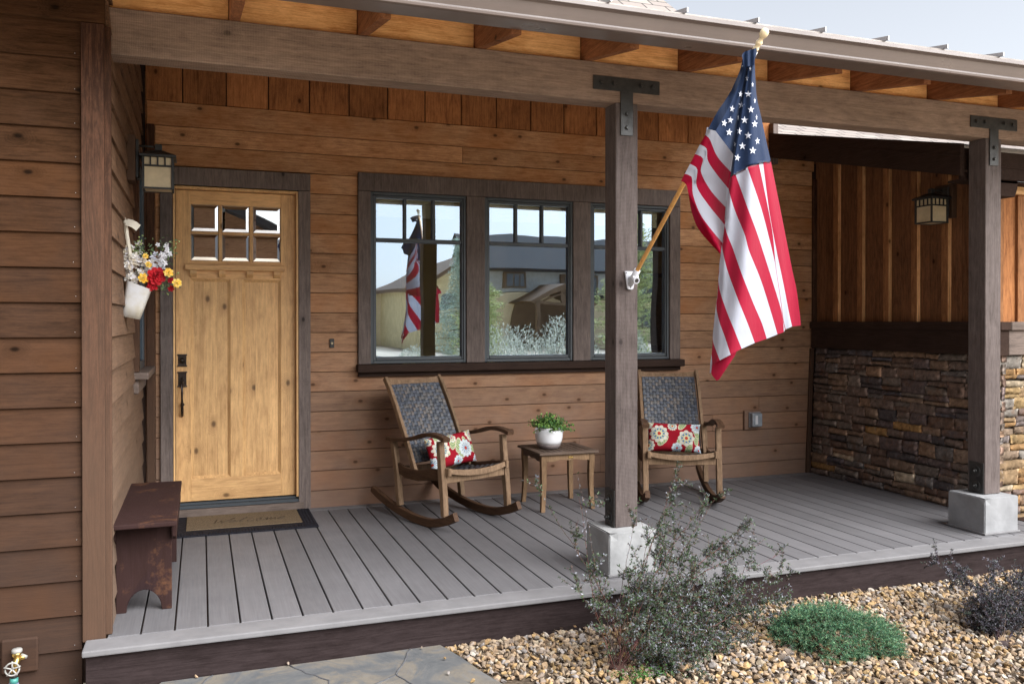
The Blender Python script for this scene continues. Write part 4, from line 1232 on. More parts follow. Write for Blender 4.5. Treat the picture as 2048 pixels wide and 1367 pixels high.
loft([z3(404, 1015), z3(393, 1120), z3(388, 1200)], [z3(408, 1035), z3(412, 1100), z3(402, 1195)], 1, front_y, 6, 2)
# canton, lofted from the gathered tip
mid = [(1499, 120), (1490, 180), (1478, 250), z2(575, 310)]
loft([(1486, 113), (1480.6, 138), (1467.4, 170), (1451.3, 199.4), (1435.2, 222.8), (1416, 258)], [(1493, 112), (1480, 160), (1460, 210), z2(415, 100)], 2, lambda u, v: min(pole_y(v)-.030, front_y(u, v)+.10)+.005*math.sin(u/5), 20, 4)
loft([(1493, 112), (1480, 160), (1460, 210), z2(415, 100)], [(1497, 112), (1488, 170), (1476, 240), z2(577, 312)], 2, lambda u, v: front_y(u, v)+.004, 20, 8)
bt_ = [z2(545, 530), z2(595, 490), z2(705, 430), z2(808, 393), z2(848, 387), z2(920, 380)]
topc = [(1497, 112), (1499, 111), (1502, 111), (1505, 112), (1507, 113), (1509, 116)]
mids = [[(1488, 170), (1474, 250), z2(577, 312)], [(1492, 180), (1484, 260)], [(1497, 180), (1492, 260)], [(1503, 180), (1505, 258)], [(1506, 180), (1513, 258)], [(1511, 158), (1514, 196), (1522, 232), (1533, 284)]]
cc = [[topc[k]]+mids[k]+[bt_[k]] for k in range(6)]
for k in range(5): loft(cc[k], cc[k+1], 2, front_y, 26, 5)
# gathered knot at the tip
loft([(1490, 103), (1484, 110), (1486, 122), (1487, 135)], [(1513, 96), (1514, 104), (1510, 118), (1509, 130)], 2, lambda u, v: -.905+.02*abs(math.sin(u/4)), 8, 8)
# left panel between the pole and the hidden fold
Lb = [[(1414, 254), z2(415, 95), z2(490, 200), z2(585, 320), z2(640, 400)], [z2(322, 135), z2(362, 175), z2(430, 330), z2(560, 480), z2(640, 560)], [z2(272, 222), z2(332, 260), z2(345, 370), z2(430, 500), z2(545, 640), z2(610, 720)],
      [z2(228, 310), z2(300, 350), z2(282, 470), z2(370, 640), z2(520, 810), z2(590, 890)], [z2(183, 400), z2(248, 445), z2(243, 600), z2(340, 760), z2(510, 968), z2(570, 1040)], [z2(135, 490), z2(198, 520), z2(210, 680), z2(290, 880), z2(485, 1130), z2(540, 1190)], [z2(100, 555), z2(150, 590), z2(200, 850), z2(270, 1010), z2(470, 1235), z2(520, 1290)]]
for k in range(6): loft(Lb[k], Lb[k+1], (1, 0, 1, 0, 1, 0)[k], left_y, 26, 5)
# lower flap, the back of the folded cloth
loft([z3(412, 1118), z3(402, 1195), z3(420, 1232), z3(452, 1272)], [z3(470, 1050), z3(648, 985), z3(560, 1140), z3(480, 1262)], 0, lambda u, v: front_y(u, v)+.020, 12, 6)
o = raw('flag_cloth', V, F, [M['fred'], M['fwhite'], M['fblue']], fl, idx=I, smooth=True)
# stars
stars = [z1(1050, 730)+(7.5, .55, 0), z1(1097, 600)+(6.5, .5, 0), z1(1128, 815)+(7, .4, 0), z1(965, 945)+(8.5, .62, .15), z1(1068, 945)+(8.8, 1, 0), z1(1158, 1035)+(7.5, .35, 0), z1(850, 1145)+(9, .72, .2), z1(975, 1095)+(9, .85, .1), z1(1105, 1155)+(9.2, .9, 0),
         z1(825, 1298)+(9, .85, .1), z1(742, 1340)+(9, .8, .2), z1(932, 1270)+(8, .25, .3), z1(1018, 1300)+(9.4, .95, 0), z1(1182, 1262)+(8, .28, 0), z1(1158, 1352)+(9.2, .85, 0), z2(540, 112)+(9.2, .85, .1), z2(630, 102)+(9.4, .75, .2), z2(713, 142)+(9.4, .95, 0), z2(798, 192)+(9, .7, -.1),
         z2(592, 218)+(8.5, .35, .3), z2(660, 238)+(9.4, .95, 0), z2(755, 278)+(9.4, .95, .05), z2(615, 343)+(9.2, .8, .2), z1(985, 552)+(6, .5, .8)]
for (su, sv, sr, asp, rot) in stars:
    b = MB(); vs = []
    for k in range(10):
        a = -PI/2+k*PI/5+rot; r_ = sr*.84 if k % 2 == 0 else sr*.335
        u = su+math.cos(a)*r_*asp; v = sv+math.sin(a)*r_
        yy = (front_y(u, v) if u > interp_u(FL, v) or v > 262 or True else 0)-.0035
        if u < interp_u(mid, v)-1: yy = front_y(u, v)+.004-.005
        vs.append(at(u, v, 'y', yy))
    u, v = su, sv; yy = front_y(u, v)-.0035
    if u < interp_u(mid, v)-1: yy = front_y(u, v)+.004-.005
    cen = at(u, v, 'y', yy-.0005)
    for k in range(10): b.quad([cen, vs[k], vs[(k+1) % 10]])
    so = b.build('star', M['star'], None, recalc=False); so.parent = o; so.data.transform(Matrix.Translation(-Vector(fl.location)))

# ================================================================== ROCKING CHAIRS
def weave(mb, P, U, W_, N_, nu, nv):
    """woven strands as individual bulging cells; P(s,t) gives the surface point"""
    for j in range(nv):
        for i in range(nu):
            hor = (i+j) % 2 == 0
            c = R.choice(((.07, .08, .105), (.085, .095, .12), (.12, .115, .115), (.055, .062, .08))) if hor else R.choice(((.10, .095, .095), (.08, .088, .11), (.14, .12, .11), (.06, .066, .08)))
            e = .12
            a0, a1 = (i-.18 if hor else i+.08)/nu, (i+1.18 if hor else i+.92)/nu
            b0, b1 = (j+.08 if hor else j-.12)/nv, (j+.92 if hor else j+1.12)/nv
            a0, a1, b0, b1 = max(a0, 0), min(a1, 1), max(b0, 0), min(b1, 1)
            rows = []
            for q in range(4):
                row = []
                for p in range(4):
                    s_, t_ = a0+(a1-a0)*p/3, b0+(b1-b0)*q/3
                    hh = .0045*(math.sin(PI*p/3) if hor else math.sin(PI*q/3))
                    v = mb.bm.verts.new(P(s_, t_)+N_*hh)
                    kk = 1.0 if (q if hor else p) in (1, 2) else .45
                    v[mb.cl] = (c[0]*kk, c[1]*kk, c[2]*kk, 1); row.append(v)
                rows.append(row)
            for q in range(3):
                for p in range(3): mb.bm.faces.new((rows[q][p], rows[q][p+1], rows[q+1][p+1], rows[q+1][p])).smooth = True
def bent(mb, pts, w_, t_, x0, mat=0, rnd=None):
    """board of width w_ (across x) following pts in (y,z) with depth t_ (list or value)"""
    n = len(pts); rn = R.random()*10 if rnd is None else rnd
    b = bmesh.new(); rings = []
    for i, (y, z) in enumerate(pts):
        a = pts[max(i-1, 0)]; c = pts[min(i+1, n-1)]
        d_ = Vector((c[0]-a[0], c[1]-a[1])).normalized(); nn = Vector((-d_.y, d_.x))
        th = t_[i] if hasattr(t_, '__len__') else t_
        ring = []
        ch = .0035
        for sx, sn in ((-1, -1), (1, -1), (1, 1), (-1, 1)):
            for q in ((0, 1) if True else ()):
                pass
        oct_ = [(-w_/2+ch, -th/2), (w_/2-ch, -th/2), (w_/2, -th/2+ch), (w_/2, th/2-ch), (w_/2-ch, th/2), (-w_/2+ch, th/2), (-w_/2, th/2-ch), (-w_/2, -th/2+ch)]
        for (xx, hn) in oct_:
            ring.append(b.verts.new((x0+xx, y+nn.x*hn, z+nn.y*hn)))
        rings.append(ring)
    for i in range(n-1):
        for k in range(8): b.faces.new((rings[i][k], rings[i][(k+1) % 8], rings[i+1][(k+1) % 8], rings[i+1][k]))
    b.faces.new(rings[0][::-1]); b.faces.new(rings[-1])
    mb.merge(b, rn, mat)
def arc(p0, p1, p2, n=14):
    out = []
    for i in range(n+1):
        t_ = i/n; out.append((p0[0]*(1-t_)**2+2*p1[0]*t_*(1-t_)+p2[0]*t_*t_, p0[1]*(1-t_)**2+2*p1[1]*t_*(1-t_)+p2[1]*t_*t_))
    return out
def child(mb, name, mats, par, **k):
    o = mb.build(name, mats, None, **k); o.parent = par; return o
def make_chair(loc, rz):
    t = empty('rocking_chair', loc, rz)
    for s_ in (-1, 1):
        m = MB(); pts = []
        for i in range(25):
            y = -.355+(.665+.355)*i/24
            z = .029+(.30*y*y if y > 0 else .72*y*y)
            pts.append((y, z))
        bent(m, pts, .036, [.058]*2+[.058]*21+[.052, .045], s_*.28)
        child(m, 'rocker', M['chair_d'], t)
        m = MB(); bent(m, [(-.232, .10), (-.222, .22), (-.205, .35), (-.190, .48), (-.180, .602)], .042, [.040, .044, .048, .044, .040], s_*.28); child(m, 'leg', M['chair'], t)
        m = MB(); bent(m, [(.300, .095), (.318, .20), (.335, .33), (.362, .45), (.392, .56)], .040, .042, s_*.28); child(m, 'leg', M['chair'], t)
        m = MB(); bent(m, arc((.44, .562), (.22, .560), (.02, .622), 8)+arc((.02, .622), (-.12, .66), (-.262, .618), 8)[1:], .056, [.026]*8+[.028]*7+[.03, .028], s_*.285); child(m, 'arm', M['chair_d'], t)
        m = MB(); bent(m, [(-.19, .372), (-.08, .365), (.08, .335), (.22, .335), (.335, .362)], .024, [.075, .082, .075, .075, .070], s_*.272); child(m, 'side_rail', M['chair_d'], t)
        m = MB(); bent(m, [(.165, .345), (.235, .48), (.325, .64), (.415, .80), (.495, .92), (.552, .992)], .026, [.040, .042, .042, .042, .044, .040], s_*.243); child(m, 'back_stile', M['chair'], t)
    # curved top rail
    m = MB()
    for i in range(10):
        a, b = -.243+.486*i/10, -.243+.486*(i+1)/10
        def dz(x): return -.020*(1-(x/.243)**2)
        m_ = bmesh.new()
        vs = []
        for x in (a, b):
            y0 = .530+.018*(1-(x/.243)**2); z0 = .965+dz(x)
            vs.append([m_.verts.new((x, y0-.012, z0-.022)), m_.verts.new((x, y0+.014, z0-.030)), m_.verts.new((x, y0+.034, z0+.020)), m_.verts.new((x, y0+.008, z0+.028))])
        for k in range(4): m_.faces.new((vs[0][k], vs[0][(k+1) % 4], vs[1][(k+1) % 4], vs[1][k]))
        m.merge(m_, 3.3)
    child(m, 'top_rail', M['chair'], t)
    m = MB(); m.box((-.258, -.222, .318), (.258, -.198, .385), bev=.003, rnd=5); child(m, 'front_rail', M['chair'], t)
    m = MB(); m.box((-.258, .318, .30), (.258, .340, .36), bev=.003, rnd=6); child(m, 'rear_rail', M['chair'], t)
    # woven back
    B0, B1 = Vector((0, .205, .400)), Vector((0, .515, .945))
    def Pb(s_, t_):
        x = (s_-.5)*.446; p = B0.lerp(B1, t_); bow = .030*(1-(2*s_-1)**2)
        curve = -.012*math.sin(PI*t_)
        return Vector((x, p.y+bow+curve, p.z))
    Nn = Vector((0, -.86, .49))
    m = MB(); weave(m, Pb, None, None, Nn, 16, 22); child(m, 'back_panel', M['wicker'], t, recalc=False)
    m = MB()
    for i in range(10):
        for j in range(10):
            m.quad([Pb((i+a)/10, (j+b)/10)+Vector((0, .006, -.003)) for a, b in ((0, 0), (1, 0), (1, 1), (0, 1))])
    child(m, 'back_lining', M['dark_x'], t); m = MB()
    # woven seat, dished
    def Ps(s_, t_):
        x = (s_-.5)*.50; y = -.235+.43*t_
        z = .408-.085*min(1, t_*1.3)+.03*t_-.030*(1-(2*s_-1)**2)*min(1, .35+t_)
        return Vector((x, y, z))
    for i in range(10):
        for j in range(10):
            m.quad([Ps((i+a)/10, (j+b)/10)+Vector((0, 0, -.006)) for a, b in ((0, 0), (1, 0), (1, 1), (0, 1))])
    child(m, 'seat_lining', M['dark_x'], t)
    m = MB(); weave(m, Ps, None, None, Vector((0, .15, .99)), 18, 15); child(m, 'seat_panel', M['wicker'], t, recalc=False)
    # front bow of the seat
    m = MB(); b = bmesh.new(); rings = []
    for i in range(17):
        x = -.252+.504*i/16; k = 1-(x/.252)**2
        z = .405-.026*k; y = -.236-.012*k; hh = .016+.004*k
        rings.append([b.verts.new((x, y-.018, z-hh)), b.verts.new((x, y+.016, z-hh)), b.verts.new((x, y+.016, z+hh*.6)), b.verts.new((x, y-.010, z+hh))])
    for i in range(16):
        for k in range(4): b.faces.new((rings[i][k], rings[i][(k+1) % 4], rings[i+1][(k+1) % 4], rings[i+1][k]))
    b.faces.new(rings[0][::-1]); b.faces.new(rings[-1]); m.merge(b, 2.2)
    for s_ in (-1, 1): m.box((s_*.256-.014, -.262, .372), (s_*.256+.014, -.215, .425), bev=.004)
    child(m, 'seat_front', M['chair'], t)
    return t
c1 = make_chair((1.69, 1.675, .002), math.radians(21.5))
tag(c1, 'wooden rocking chair with woven back, left of the small table', 'rocking chair', 'rocking chairs on the porch')
def copy_tree(o, par=None):
    c = o.copy(); COL.objects.link(c); c.parent = par
    for ch in [x for x in bpy.data.objects if x.parent == o]: copy_tree(ch, c)
    return c
c2_ = copy_tree(c1); c2_.location = (3.517, 1.711, .002); c2_.rotation_euler = (0, 0, math.radians(-21.7))
tag(c2_, 'wooden rocking chair with woven back, behind and right of the near post', 'rocking chair', 'rocking chairs on the porch')

# pillows
def paint(flowers, leaves, x, y):
    base = (.27, .008, .018); col = base
    for (cx, cy, r_, a) in leaves:
        dx, dy = x-cx, y-cy; u = dx*math.cos(a)+dy*math.sin(a); v = -dx*math.sin(a)+dy*math.cos(a)
        q = (u/r_)**2+(v/(r_*.5))**2
        if q < 1: col = (.72, .68, .50) if q > .72 else ((.25, .38, .20) if abs(math.sin(u/r_*9+abs(v/r_)*6)) > .55 else (.62, .60, .30))
    for (cx, cy, r_, n, k) in flowers:
        dx, dy = x-cx, y-cy; rr = math.hypot(dx, dy)/r_; th = math.atan2(dy, dx)
        pet = .80+.20*abs(math.cos(n*th/2))
        if rr < pet:
            pals = (((.78, .74, .62), (.12, .24, .42), (.75, .70, .30), (.55, .06, .03)), ((.70, .78, .82), (.72, .74, .70), (.16, .30, .50), (.52, .07, .04)), ((.80, .76, .66), (.74, .60, .22), (.20, .34, .52), (.60, .10, .05)))[k % 3]
            rib = abs(math.cos(n*th/2))
            if rr > pet-.13: col = pals[0]
            elif rr > .62: col = pals[0] if rib > .35 else pals[1]
            elif rr > .38: col = pals[1] if rib > .5 else pals[2]
            elif rr > .2: col = pals[2] if math.sin(th*n*2) > 0 else pals[0]
            else: col = pals[3]
    return col
def pillow(name, loc, rot, W_, H_, T_, seed, label):
    rr_ = random.Random(seed)
    fls = []
    for (cx, cy, r_) in ((-.27, .05, .17), (.23, -.03, .155), (-.02, .22, .09), (.05, -.24, .10), (.42, .22, .12), (-.48, -.2, .12), (-.5, .25, .10), (.46, -.27, .09)):
        fls.append((cx*W_+rr_.uniform(-.01, .01), cy*H_*1.6, r_*W_*1.0, rr_.choice((8, 10, 12)), rr_.randrange(3)))
    lvs = [(rr_.uniform(-.5, .5)*W_, rr_.uniform(-.5, .5)*H_, .035+rr_.random()*.025, rr_.uniform(0, 6.28)) for _ in range(9)]
    V, F, C = [], [], []
    NX, NY = 130, 80
    for side in (0, 1):
        o = len(V)
        for j in range(NY+1):
            for i in range(NX+1):
                s_, t_ = 2*i/NX-1, 2*j/NY-1
                pin = 1-.06*(1-abs(s_)**2)*abs(t_)**3; pin2 = 1-.07*(1-abs(t_)**2)*abs(s_)**3
                x = s_*W_/2*pin2; y = t_*H_/2*pin
                b = max(0, (1-s_**4)*(1-t_**4))**.55
                z = T_/2*b*(1+.06*math.sin(7*s_+3*t_))+.0012*noise.noise(Vector((x*30, y*30, seed)))
                V.append(Vector((x, y, z if side == 0 else -z))); C.append(tuple(q*.72 for q in paint(fls, lvs, x, y)) if paint(fls, lvs, x, y)[1] > .02 else paint(fls, lvs, x, y))
        for j in range(NY):
            for i in range(NX):
                a = o+j*(NX+1)+i; f = [a, a+1, a+NX+2, a+NX+1]
                F.append(f if side == 0 else f[::-1])
    ob = raw(name, V, F, M['pillow'], cols=C, smooth=True, label=label, cat='pillow', group='floral pillows on the rocking chairs')
    ob.location = loc; ob.rotation_euler = rot
    return ob
def chairpt(c, x, y, z):
    a = c.rotation_euler.z; return (c.location.x+x*math.cos(a)-y*math.sin(a), c.location.y+x*math.sin(a)+y*math.cos(a), c.location.z+z)
pillow('pillow', chairpt(c1, .035, .115, .480), (math.radians(72), math.radians(-4), c1.rotation_euler.z+.06), .43, .235, .11, 3, 'red floral pillow seen behind the armrest of the left rocking chair')
pillow('pillow', chairpt(c2_, -.015, .105, .482), (math.radians(70), math.radians(2), c2_.rotation_euler.z-.03), .43, .235, .11, 8, 'red floral pillow on the right rocking chair beyond the post')

# ================================================================== TABLE
tb = empty('side_table', (2.56, 1.89, .0), label='small slatted wooden side table between the two rocking chairs', cat='table')
m = MB()
X0, X1_, Y0, Y1_ = 2.318, 2.800, 1.648, 2.128
m.box((X0, Y0, .425), (X1_, Y0+.062, .444), bev=.004); m.box((X0, Y1_-.062, .425), (X1_, Y1_, .444), bev=.004)
m.box((X0, Y0+.0625, .425), (X0+.062, Y1_-.0625, .444), bev=.004); m.box((X1_-.062, Y0+.0625, .425), (X1_, Y1_-.0625, .444), bev=.004)
for k in range(8):
    a = X0+.068+k*.0437; m.box((a, Y0+.064, .428), (a+.036, Y1_-.064, .443), bev=.002)
m.build('table_top', M['table_top'], tb)
for cx, cy in ((X0+.045, Y0+.045), (X1_-.045, Y0+.045), (X0+.045, Y1_-.045), (X1_-.045, Y1_-.045)):
    m = MB(); b = bmesh.new(); rings = []
    sx = -1 if cx < 2.56 else 1; sy = -1 if cy < 1.9 else 1
    for z, o_, h_ in ((0, .008, .016), (.08, .002, .0165), (.18, -.003, .018), (.28, -.003, .020), (.36, 0, .0215), (.424, 0, .0215)):
        x, y = cx+sx*o_, cy+sy*o_
        rings.append([b.verts.new((x-h_, y-h_, z)), b.verts.new((x+h_, y-h_, z)), b.verts.new((x+h_, y+h_, z)), b.verts.new((x-h_, y+h_, z))])
    for i in range(len(rings)-1):
        for k in range(4): b.faces.new((rings[i][k], rings[i][(k+1) % 4], rings[i+1][(k+1) % 4], rings[i+1][k]))
    b.faces.new(rings[0][::-1]); b.faces.new(rings[-1])
    bmesh.ops.bevel(b, geom=[e for e in b.edges], offset=.002, segments=1, affect='EDGES')
    m.merge(b, R.random()*9); m.build('leg', M['table'], tb)
def apron(ax, a, b, c0, c1):
    pts = [(a, .424), (b, .424)]; n = 16
    for i in range(n+1):
        t_ = 1-i/n; pts.append((a+(b-a)*t_, .366+.016*math.sin(PI*t_)**.6+.004*math.cos(6*PI*t_)))
    m = MB(); m.prism(pts, ax, c0, c1, bev=.001)
    m.build('apron', M['table'] if ax == 'y' else M['table_top'], tb)
apron('y', X0+.067, X1_-.067, Y0+.026, Y0+.044); apron('y', X0+.067, X1_-.067, Y1_-.044, Y1_-.026)
apron('x', Y0+.067, Y1_-.067, X0+.026, X0+.044); apron('x', Y0+.067, Y1_-.067, X1_-.044, X1_-.026)
m = MB(); m.box((2.560, Y0+.0225, .394), (2.596, Y0+.0255, .407), bev=.001); m.build('brass_plate', M['brass'], tb)
# pot
pt = empty('potted_plant', (2.488, 1.885, .4445), label='white glazed pot of small-leaved greenery on the side table', cat='potted plant')
pc = (2.488, 1.885, .4445)
m = MB(); m.lathe([(.070, .002), (.078, .004), (.088, .022), (.0925, .034)], 40, pc); m.build('pot_base', M['clay'], pt)
m = MB(); m.lathe([(.0925, .0342), (.101, .060), (.107, .090), (.108, .118), (.103, .142), (.098, .150), (.1015, .155), (.1015, .160), (.096, .162), (.092, .155), (.090, .12), (.088, .11)], 48, pc)
for s_ in (-1, 1):
    m.tube([(pc[0]+s_*.094, pc[1]-.012, pc[2]+.150), (pc[0]+s_*.112, pc[1]-.014, pc[2]+.156), (pc[0]+s_*.120, pc[1]-.014, pc[2]+.146), (pc[0]+s_*.116, pc[1]-.012, pc[2]+.128), (pc[0]+s_*.107, pc[1]-.010, pc[2]+.120)], .0055, 10)
m.build('pot', M['glaze'], pt)
V, F, C = [], [], []; st = MB()
def disc(V, F, C, c, n, r_, col, k=6):
    n = n.normalized(); a = n.orthogonal().normalized(); b = n.cross(a); o = len(V)
    for i in range(k): V.append(c+(a*math.cos(2*PI*i/k)+b*math.sin(2*PI*i/k)*.8)*r_); C.append(col)
    F.append(list(range(o, o+k)))
for _ in range(150):
    a = R.uniform(0, 2*PI); el = R.uniform(-.05, 1.45)
    dr = Vector((math.cos(a)*math.cos(el), math.sin(a)*math.cos(el), math.sin(el)))
    L = R.uniform(.07, .135)*(1.15 if el < .6 else .95)
    p0 = Vector(pc)+Vector((dr.x*.04, dr.y*.04, .150)); pts = [p0+dr*L*i/5+Vector((0, 0, -.01*(i/5)**2)) for i in range(6)]
    st.tube(pts, .0012, 4, col=(.06, .10, .03), cap=False)
    for i in range(1, 6):
        for _ in range(4):
            t_ = i/5; k = R.uniform(.6, 1.3)*(.6+.55*t_)
            c = R.choice(((.09, .20, .045), (.15, .28, .055), (.05, .13, .05), (.22, .36, .09)))
            disc(V, F, C, pts[i]+rv()*.011, rv()+dr*.6+Vector((0, -.3, .4)), R.uniform(.005, .009), (c[0]*k, c[1]*k, c[2]*k))
raw('foliage', V, F, M['leaf'], pt, cols=C); st.build('stems', M['twig'], pt, recalc=False)

# ================================================================== BENCH
bn = empty('bench', (-.29, .75, 0), label='small worn dark brown wooden bench against the left wall', cat='bench')
m = MB(); m.box((-.424, .178, .438), (-.138, 1.300, .461), bev=.005, seg=2, rnd=1.0); m.build('seat', M['bench'], bn)
def legpoly(x0, x1):
    pts = [(x0, .437), (x1, .437), (x1, .0), (x1-.042, .0)]
    for i in range(13):
        a = PI*i/12; c_ = (x0+x1)/2; r_ = (x1-x0)/2-.046
        pts.append((c_+r_*math.cos(a), .001+.105*math.sin(a)))
    pts += [(x0+.042, 0), (x0, 0)]
    return pts
for y in (.322, 1.20):
    m = MB(); m.prism(legpoly(-.418, -.166), 'y', y, y+.022, bev=.002, rnd=y); m.build('leg', M['bench'], bn)
for x in (-.162, -.432):
    m = MB(); m.prism([(.285, .437), (1.26, .437), (1.26, .365), (1.235, .345), (.315, .345), (.285, .365)], 'x', x, x+.018, bev=.002); m.build('apron', M['bench'], bn)

# ================================================================== DOORMAT
mt = empty('doormat', (.3, 2.08, 0), label='coir doormat with a ribbed black rubber border at the door', cat='doormat')
m = MB(); m.box((-.200, 1.782, .001), (.735, 2.378, .009), bev=.003)
for k in range(48):
    x = -.195+k*.0195
    m.box((x, 1.790, .0085), (x+.012, 1.800, .0125), bev=.001); m.box((x, 1.806, .0085), (x+.012, 1.835, .0125), bev=.001); m.box((x, 1.842, .0085), (x+.012, 1.872, .0125), bev=.001)
for k in range(28):
    y = 1.79+k*.021
    for a in (.650, .672, .694, .716): m.box((a, y, .0085), (a+.014, y+.013, .0125), bev=.001)
m.build('border', M['rubber'], mt)
m = MB(); m.box((-.125, 1.925, .0095), (.640, 2.345, .016), bev=.003); ci = m.build('coir_panel', M['coir'], mt)
L1 = {  # handwritten letters as strokes in a 1x1 cell, slanted
 'W': [[(0, .9), (.2, .05), (.45, .6), (.6, .05), (1.0, 1.1)]], 'e': [[(0, .25), (.5, .35), (.55, .55), (.3, .6), (.1, .3), (.3, .02), (.8, .2)]], 'l': [[(0, .1), (.5, .8), (.45, 1.1), (.25, .9), (.3, .1), (.7, .1)]],
 'c': [[(.6, .5), (.35, .6), (.1, .3), (.3, .02), (.8, .2)]], 'o': [[(.4, .6), (.1, .35), (.3, .02), (.6, .25), (.4, .6), (.9, .5)]], 'm': [[(0, .05), (.15, .55), (.2, .05), (.4, .55), (.5, .05), (.7, .55), (.8, .05), (1.0, .2)]]}
m = MB(); x = .03
for ch in 'Welcome':
    wd = .115 if ch == 'W' else (.10 if ch == 'm' else .066)
    for stv in L1[ch]:
        m.tube([(x+(a*wd)+b*.05, 2.06+b*.13, .0162) for a, b in stv], .0030, 6)
    x += wd*.92
sub(m, 'lettering', M['ink'], ci)

# ================================================================== LAMPS
def make_lamp(loc, rz):
    """local frame: wall at x=0, lantern hangs out along +x"""
    t = empty('wall_lantern', loc, rz)
    m = MB(); m.box((-.001, -.085, -.135), (.046, .085, .125), bev=.004); child(m, 'mounting_block', M['corner_z'], t)
    m = MB(); m.box((.046, -.060, -.115), (.062, .060, .105), bev=.004); child(m, 'wall_plate', M['iron'], t)
    m = MB(); cx = .165
    m.tube([(.050, 0, .075), (.10, 0, .078), (cx, 0, .076)], .006, 8); m.tube([(.05, 0, .02), (.075, 0, .03), (.085, 0, .02)], .005, 8)
    m.tube([(.05, -.03, .02), (.07, -.03, .03)], .004, 6)
    child(m, 'arm', M['iron'], t)
    m = MB()
    m.box((cx-.020, -.020, .052), (cx+.020, .020, .090), bev=.003)
    # pyramidal roof
    b = bmesh.new(); q = []
    for h_, z in ((.028, .052), (.098, .018), (.098, .006)): q.append([b.verts.new((cx+sx*h_, sy*h_, z)) for sx, sy in ((-1, -1), (1, -1), (1, 1), (-1, 1))])
    for i in range(2):
        for k in range(4): b.faces.new((q[i][k], q[i][(k+1) % 4], q[i+1][(k+1) % 4], q[i+1][k]))
    b.faces.new(q[0][::-1]); b.faces.new(q[2]); m.merge(b)
    child(m, 'lamp_roof', M['iron'], t)
    m = MB(); H = .078; zb_, zt = -.178, .006
    for sx in (-1, 1):
        for sy in (-1, 1): m.box((cx+sx*H-.006, sy*H-.006, zb_), (cx+sx*H+.006, sy*H+.006, zt), bev=.001)
    for z in (zb_, -.050):
        for s_ in (-1, 1):
            m.box((cx-H, s_*H-.0055, z), (cx+H, s_*H+.0055, z+.010), bev=.001); m.box((cx+s_*H-.0055, -H, z), (cx+s_*H+.0055, H, z+.010), bev=.001)
    for k in (-1, 0, 1):
        o_ = k*H*.5
        for s_ in (-1, 1):
            m.box((cx+o_-.004, s_*H-.004, -.042), (cx+o_+.004, s_*H+.004, zt), bev=.001); m.box((cx+s_*H-.004, o_-.004, -.042), (cx+s_*H+.004, o_+.004, zt), bev=.001)
    child(m, 'cage', M['iron'], t)
    m = MB(); m.box((cx-H+.006, -H+.006, zb_+.004), (cx+H-.006, H-.006, zt-.001), bev=.001); child(m, 'lamp_glass', M['cream'], t)
    return t
la = make_lamp((-.424, 1.178, 2.355), 0)
tag(la, 'iron and amber glass wall lantern on the left wall near the door', 'lantern', 'iron wall lanterns')
lb = copy_tree(la); lb.location = (5.42, .89, 2.345); lb.rotation_euler = (0, 0, PI)
tag(lb, 'iron and amber glass wall lantern on the right board wall, shaded', 'lantern', 'iron wall lanterns')

# ================================================================== FLOWER BUCKET
fb = empty('flower_bucket', (-.36, .9, 1.45), label='white hanging bucket of white, yellow and red flowers on the left wall', cat='flower basket')
m = MB()
yb_ = .90
tl, tr_, br, bl_ = at(253, 560, 'y', yb_), at(304, 580, 'y', yb_), at(281, 639, 'y', yb_), at(243, 632, 'y', yb_)
def ring4(a, b, dy, n=7):
    c = (a+b)/2; h = (b-a)/2; out = []
    for i in range(28):
        an = 2*PI*i/28; ca, sa = math.cos(an), math.sin(an)
        k = 1/max(abs(ca), abs(sa))**.75
        out.append(c+h*ca*k*.97+Vector((0, dy*sa*k, 0)))
    return out
rings = [ring4(bl_.lerp(tl, t_), br.lerp(tr_, t_), .040+.022*t_) for t_ in (0, .33, .66, .97, 1.0)]
prev = None
for rg in rings:
    cur = [m.bm.verts.new(p) for p in rg]
    if prev:
        for i in range(28): m.bm.faces.new((prev[i], prev[(i+1) % 28], cur[(i+1) % 28], cur[i])).smooth = True
    else: m.bm.faces.new(cur[::-1])
    prev = cur
m.build('bucket', plain('bucket_enamel', (.52, .52, .53), .45, .3, nscale=9, namp=.10, col2=(.42, .38, .30)), fb)
m = MB()
def strip(pts, w_):
    n = len(pts); q = []
    for i, p in enumerate(pts):
        p = Vector(p); tt = (Vector(pts[min(i+1, n-1)])-Vector(pts[max(i-1, 0)])).normalized()
        s_ = tt.cross(Vector((.25, -1, .1))).normalized()*w_*.5
        q.append((m.bm.verts.new(p-s_), m.bm.verts.new(p+s_)))
    for i in range(n-1): m.bm.faces.new((q[i][0], q[i][1], q[i+1][1], q[i+1][0])).smooth = True
def A(u, v, y=yb_-.02): return at(u, v, 'y', y)
strip([A(251, 447), A(254, 470), A(258, 495), A(262, 520)], .020); strip([A(253, 448, .86), A(256, 475, .86), A(261, 510, .86)], .012)
strip([A(244, 428), A(248, 440), A(253, 446)], .024)
strip([A(253, 444, .85), A(262, 446, .84), A(270, 450, .84), A(277, 456, .85)], .040)
m.sphere(A(252, 444, .86), .014, 2, (1, .6, 1), jit=.2)
m.build('ribbon', M['ribbon'], fb)
